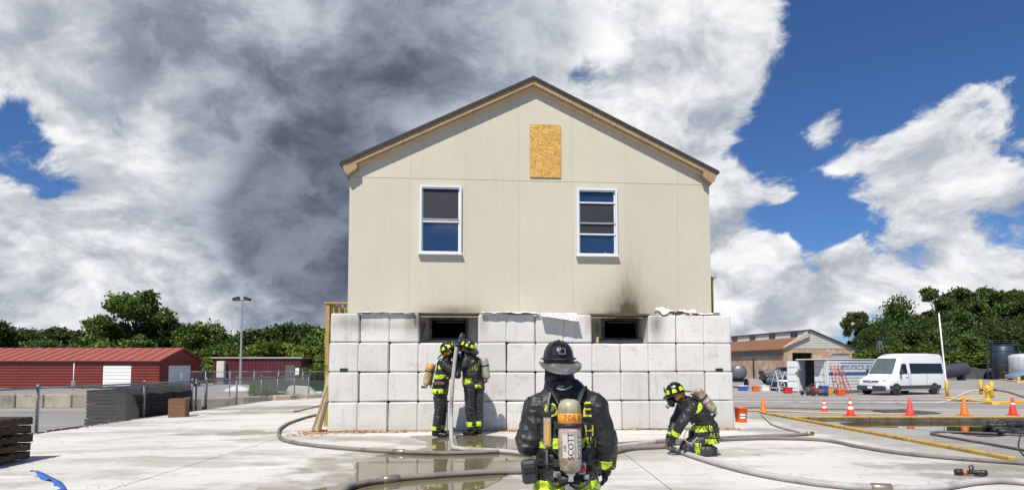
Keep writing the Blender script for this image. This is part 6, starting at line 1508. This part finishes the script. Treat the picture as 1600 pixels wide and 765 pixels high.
# ---- floodlight pole
lp_ = at(378.5, 469, 44); fp = empty('light_pole', 'tall steel pole with twin floodlights behind the left fences', 'light pole', (lp_.x, 44, LOT)); hpz = lp_.z - LOT
MB().tube([(0, 0, 0), (0, 0, .3), (0, 0, .3), (0, 0, hpz)], [.16, .16, .085, .06], 12).build('shaft', M('grey pole paint', (.16, .17, .18), .5, .15, 2), fp)
MB().bar((-.55, 0, hpz), (.55, 0, hpz), .06, .06).build('cross_arm', dkmetal, fp)
for s_ in (-1, 1):
    f_ = MB().box((0, 0, 0), (.52, .36, .22), 0, Matrix.Translation((s_ * .42, -.08, hpz + .12)) @ Matrix.Rotation(R(18 * s_), 4, 'Y'), .05).build('floodlight', dkmetal, fp)
    MB().box((0, 0, -.115), (.44, .30, .015), 0, Matrix.Translation((s_ * .42, -.08, hpz + .12)) @ Matrix.Rotation(R(18 * s_), 4, 'Y')).build('lens', M('lamp lens', (.35, .36, .36), .15, .1, 4), f_)
# slim post on the red building yard
pp_ = at(115, 588, 44); e = empty('post', 'thin white marker post before the red building', 'post', (pp_.x, 44, LOT)); MB().tube([(0, 0, 0), (0, 0, 2.1)], .03, 8).build('shaft', white, e); MB().box((0, -.02, .5), (.35, .05, .5), 0, None, .02).build('meter_box', M('meter grey', (.2, .2, .2), .5, .1, 4), e)

# ================================================================== TREES
def leaf_mat(name, dark, light):
    m, t, b = base_mat(name)
    g_ = t.n('ShaderNodeNewGeometry'); rnd = g_.outputs['Random Per Island']
    oi = t.n('ShaderNodeObjectInfo').outputs['Random']
    c = t.mix(rnd, dark, light); c = t.mix(t.ss(t.noise(g_.outputs['Position'], .45, 4, .6), .35, .7, 0, .65), c, tuple(x * .6 for x in dark))
    k = t.m('ADD', t.m('MULTIPLY', oi, .5), .75); kk = t.n('ShaderNodeCombineColor'); [t.put(kk.inputs[i], k) for i in range(3)]
    c = t.mix(1.0, c, kk.outputs[0], 'MULTIPLY')
    t.put(b.inputs['Base Color'], c); b.inputs['Roughness'].default_value = .6; b.inputs['Specular IOR Level'].default_value = .25
    tr = t.n('ShaderNodeBsdfTranslucent'); t.put(tr.inputs[0], t.mix(1.0, c, (.9, 1.1, .4), 'MULTIPLY'))
    mx = t.n('ShaderNodeMixShader'); mx.inputs[0].default_value = .25
    out = m.node_tree.nodes['Material Output']
    t.t.links.new(b.outputs[0], mx.inputs[1]); t.t.links.new(tr.outputs[0], mx.inputs[2]); t.t.links.new(mx.outputs[0], out.inputs[0])
    return m
LF = [leaf_mat('dark foliage', (.032, .058, .014), (.135, .195, .045)), leaf_mat('mid foliage', (.046, .080, .017), (.18, .245, .05)), leaf_mat('light foliage', (.07, .11, .016), (.22, .28, .05))]
bark = M('tree bark', (.06, .048, .038), .9, .3, 6, .5, 12)
def leaves(lobes, n, size, seed, flat=1.0):
    r_ = np.random.default_rng(seed); out = []
    vol = np.array([l[3] * l[4] * l[5] for l in lobes]) ** .7; cnt = (vol / vol.sum() * n).astype(int)
    for l, c in zip(lobes, cnt):
        # leaves sit in small clumps through the outer half of each bough
        nc = max(4, c // 14); d = r_.normal(size=(nc, 3)); d /= np.linalg.norm(d, axis=1)[:, None]
        cc = d * (r_.random(nc) ** .45)[:, None] * np.array(l[3:6]) + np.array(l[:3])
        pick = r_.integers(0, nc, c); p = cc[pick] + r_.normal(size=(c, 3)) * np.array([.20, .20, .15 * flat]) * (np.mean(l[3:6]) * .9 + .25)
        out.append(p)
    p = np.concatenate(out); m_ = len(p)
    nrm = r_.normal(size=(m_, 3)) + np.array([0, -.15, .55]); nrm /= np.linalg.norm(nrm, axis=1)[:, None]
    a = np.cross(nrm, r_.normal(size=(m_, 3))); a /= np.linalg.norm(a, axis=1)[:, None]; b_ = np.cross(nrm, a)
    s_ = size * (.6 + .8 * r_.random(m_))[:, None]
    tip = a * s_ * 1.15; sd = b_ * s_ * .62
    v = np.stack([p - tip, p + sd, p + tip, p - sd], 1).reshape(-1, 3)
    return v, m_
def quad_mesh(name, v, n, mat):
    me = bpy.data.meshes.new(name); me.vertices.add(len(v)); me.vertices.foreach_set('co', v.astype(np.float32).ravel())
    me.loops.add(4 * n); me.loops.foreach_set('vertex_index', np.arange(4 * n, dtype=np.int32)); me.polygons.add(n)
    me.polygons.foreach_set('loop_start', np.arange(0, 4 * n, 4, dtype=np.int32)); me.polygons.foreach_set('loop_total', np.full(n, 4, np.int32)); me.update(calc_edges=True); me.materials.append(mat)
    return me
def tree_variant(seed, h, wd, kind, n, mat, size):
    r_ = random.Random(seed); lobes = []; limbs = []
    if kind == 'round':
        nl = 22
        for k in range(nl):
            t = r_.random(); z = h * (.30 + .64 * t); rad = wd * .5 * math.sin(math.pi * min(1, .22 + .74 * t)) * r_.uniform(.45, 1.0); a = r_.uniform(0, 6.28); q = r_.uniform(.16, .27) * wd
            lobes.append((rad * math.cos(a), rad * math.sin(a), z, q, q, q * .72)); limbs.append((rad * math.cos(a), rad * math.sin(a), z))
    elif kind == 'crown':
        for k in range(40):
            t = r_.random(); z = h * (.26 + .70 * t); rad = wd * .5 * math.sin(math.pi * min(.93, .30 + .62 * t)) * r_.uniform(.35, 1.0); a = r_.uniform(0, 6.28); q = r_.uniform(.09, .17) * wd
            lobes.append((rad * math.cos(a), rad * math.sin(a), z, q, q, q * .7)); limbs.append((rad * math.cos(a), rad * math.sin(a), z))
    elif kind == 'flat':
        for k in range(20):
            a = r_.uniform(0, 6.28); rad = wd * .5 * r_.uniform(.1, .95); z = h * (.93 - .30 * r_.random() - .06 * (rad / wd)); q = wd * r_.uniform(.10, .20)
            lobes.append((rad * math.cos(a), rad * math.sin(a), z, q, q, q * .33)); limbs.append((rad * math.cos(a), rad * math.sin(a), z))
    elif kind == 'open':
        for k in range(26):
            a = r_.uniform(0, 6.28); t = r_.random(); rad = wd * .5 * r_.uniform(.25, 1) * (.6 + .5 * math.sin(math.pi * t)); z = h * (.45 + .53 * t); q = wd * r_.uniform(.09, .17)
            lobes.append((rad * math.cos(a), rad * math.sin(a), z, q, q, q * .6)); limbs.append((rad * math.cos(a), rad * math.sin(a), z))
    elif kind == 'layered':
        for k in range(24):
            t = k / 23; z = h * (.22 + .75 * t); rad = wd * .5 * (1 - .80 * t ** 1.4) * r_.uniform(.3, .95); a = r_.uniform(0, 6.28); q = wd * r_.uniform(.14, .22) * (1 - .45 * t)
            lobes.append((rad * math.cos(a), rad * math.sin(a), z, q, q, q * .55)); limbs.append((rad * math.cos(a), rad * math.sin(a), z))
    else:
        for k in range(16):
            a = r_.uniform(0, 6.28); rad = wd * .5 * r_.uniform(0, .9); z = h * r_.uniform(.2, .8); q = wd * r_.uniform(.14, .24)
            lobes.append((rad * math.cos(a), rad * math.sin(a), z, q, q, q * .8)); limbs.append((rad * math.cos(a), rad * math.sin(a), z))
    v, m_ = leaves(lobes, n, size, seed)
    crown = quad_mesh('crown', v, m_, mat)
    mb = MB(); tr = h * .020 + .05; tp = [Vector((0, 0, -.2)), Vector((.06, .02, h * .22)), Vector((-.05, .05, h * .5)), Vector((.05, 0, h * .8))]
    mb.tube(spline(tp, 4), [tr * (1 - .75 * i / 12) for i in range(13)], 8)
    for lx, ly, lz in limbs:
        st = Vector((0, 0, lz * r_.uniform(.45, .75))); mid = st.lerp(Vector((lx, ly, lz)), .5) + Vector((0, 0, -.12 * h * .3)); mb.tube([st, mid, Vector((lx, ly, lz))], [tr * .38, tr * .24, tr * .08], 5)
    return mb.mesh('trunk', bark), crown
VAR = {'big': tree_variant(1, 11, 10.5, 'crown', 20800, LF[1], 0.200), 'round1': tree_variant(2, 8, 8, 'round', 11200, LF[0], 0.216), 'round2': tree_variant(3, 8, 8, 'round', 11200, LF[1], 0.216), 'round3': tree_variant(4, 8, 8, 'round', 11200, LF[0], 0.216), 'flat': tree_variant(5, 7, 8, 'flat', 6720, LF[0], 0.176),
       'open1': tree_variant(6, 16, 11, 'open', 16000, LF[0], 0.240), 'open2': tree_variant(7, 16, 12, 'open', 16000, LF[0], 0.240), 'full1': tree_variant(8, 14, 12, 'round', 19200, LF[0], 0.256), 'full2': tree_variant(9, 14, 12, 'round', 19200, LF[0], 0.256), 'bush': tree_variant(10, 3.5, 5, 'bush', 6720, LF[2], 0.136), 'bush2': tree_variant(11, 3.5, 5, 'bush', 5760, LF[1], 0.160)}
HT = {'big': 11, 'round1': 8, 'round2': 8, 'round3': 8, 'flat': 7, 'open1': 16, 'open2': 16, 'full1': 14, 'full2': 14, 'bush': 3.5, 'bush2': 3.5}
def tree(u, vtop, Y, var, label, group, wide=1.0, name='tree', cat='tree', base=-.6):
    tp = at(u, vtop, Y); s_ = (tp.z - base) / HT[var] / 1.02
    r_ = empty(name, label, cat, (tp.x, Y, base), random.uniform(0, 6.28), group); r_.scale = (s_ * wide, s_ * wide, s_)
    tm, cm_ = VAR[var]; obj('trunk', tm, r_); obj('crown', cm_, r_)
GL_ = 'trees behind the red and maroon buildings'; GR_ = 'trees along the right horizon'
LT = [(213, 455, 76, 'big', 'tall layered tree rising above the red building, highest on the left', 1.0), (103, 511, 84, 'flat', 'flat topped dark tree above the red roof', 1.5), (-12, 503, 74, 'round1', 'rounded dark tree at the left edge of the picture', 1.0), (40, 524, 80, 'round3', 'low dark tree between the left edge and the flat topped tree', 1.2), (150, 523, 82, 'round2', 'low tree just left of the tall layered tree', 1.1),
      (262, 503, 80, 'round1', 'rounded tree touching the right side of the tall layered tree', .9), (312, 507, 78, 'round2', 'rounded tree above the gable end of the red building', 1.0), (352, 525, 84, 'round3', 'lower tree just left of the light pole', 1.0), (395, 520, 82, 'round1', 'dark tree just right of the light pole', 1.0), (437, 508, 82, 'round3', 'tallest tree above the middle of the maroon building', 1.1), (476, 512, 80, 'round1', 'rounded tree above the right end of the maroon building', 1.0), (512, 517, 78, 'round2', 'tree half hidden behind the wooden deck posts', 1.0), (70, 534, 70, 'round1', 'squat dark tree right behind the red roof at the left', 1.2), (560, 520, 80, 'round3', 'tree hidden behind the left corner of the house', 1.0)]
for u, v_, Y_, va_, lb, wd in LT: tree(u, v_, Y_, va_, lb, GL_, wd)
for u, v_, Y_, va_, lb in ((415, 533, 70, 'bush', 'bright green bush behind the left half of the maroon building'), (458, 530, 70, 'bush', 'bright green bush behind the middle of the maroon building'), (490, 536, 66, 'bush', 'bright green bush right of the maroon building'), (318, 556, 66, 'bush', 'green bush between the red and maroon buildings'), (375, 540, 72, 'bush2', 'green bush right behind the light pole'), (340, 538, 74, 'bush2', 'green bush left of the light pole'), (505, 565, 60, 'bush', 'small green bush beside the wooden deck'), (407, 603, 31, 'bush2', 'small weed growing by the farther fence'), (427, 606, 30, 'bush', 'tiny weed growing at the fence corner')):
    tree(u, v_, Y_, va_, lb, 'bushes on the left', 1.3, 'bush', 'bush')
RT = [(1338, 484, 104, 'open1', 'open crowned tree at the left end of the right hand trees', .55), (1352, 520, 98, 'full1', 'low dark tree right of the pale gable', .5), (1380, 500, 100, 'full2', 'dark tree above the pale annex', .7), (1408, 470, 104, 'full1', 'broad tree left of the highest right hand trees', .8), (1443, 492, 96, 'full2', 'dense lower tree behind the van', .8), (1470, 447, 106, 'open2', 'high open tree above the white pole', .85), (1512, 446, 106, 'open1', 'highest tree of the right hand group', .85), (1545, 447, 104, 'open2', 'high tree with sky showing through, left of the silo', .75), (1500, 485, 96, 'full1', 'dense dark tree filling below the highest ones', .9), (1575, 452, 102, 'open1', 'tall open tree above the silo', .75), (1605, 460, 100, 'open2', 'tall tree at the right edge of the picture', .8), (1560, 490, 95, 'full2', 'dense dark tree behind the silo', .8), (1610, 495, 94, 'full1', 'dense dark tree behind the white tank', .8), (1395, 522, 92, 'full2', 'low dark tree behind the lattice mast', .7), (1660, 470, 100, 'full2', 'tree just past the right edge of the picture', .8)]
for u, v_, Y_, va_, lb, wd in RT: tree(u, v_, Y_, va_, lb, GR_, wd)
for u, v_, Y_, va_, lb in ((1368, 541, 90, 'bush', 'light green bush left of the lattice mast'), (1392, 536, 90, 'bush', 'light green bush right of the lattice mast'), (1420, 545, 90, 'bush2', 'dark bush behind the roof of the van'), (1460, 545, 90, 'bush2', 'dark bush behind the white pole'), (1505, 548, 92, 'bush2', 'dark bush behind the horizontal tank'), (1540, 548, 92, 'bush2', 'dark bush left of the silo'), (1585, 555, 90, 'bush2', 'dark bush between the silo and the white tank'), (1340, 550, 92, 'bush2', 'dark bush behind the annex')):
    tree(u, v_, Y_, va_, lb, 'bushes on the right', 1.6, 'bush', 'bush')
# far wood that closes the view between the trunks
for lab, u0, u1, vt, Y_, seed in (('dark far wood behind the left hand trees', -60, 560, 536, 92, 31), ('dark far wood behind the right hand trees', 1365, 1700, 508, 112, 32)):
    r_ = random.Random(seed); lob = []
    n_ = 60
    for k in range(n_):
        u = u0 + (u1 - u0) * k / n_ + r_.uniform(-3, 3); p = at(u, vt + r_.uniform(-4, 10), Y_ + r_.uniform(-3, 3))
        for zf_ in (.25, .55, .82): lob.append((p.x, p.y, -.5 + (p.z + .5) * zf_, 2.1, 1.6, (p.z + .5) * .2))
    v, m_ = leaves(lob, 34000, .42, seed); fw = obj('far_wood', quad_mesh('far_wood', v, m_, LF[0])); stuff(tag(fw, lab, 'woodland'))
bgd = {}
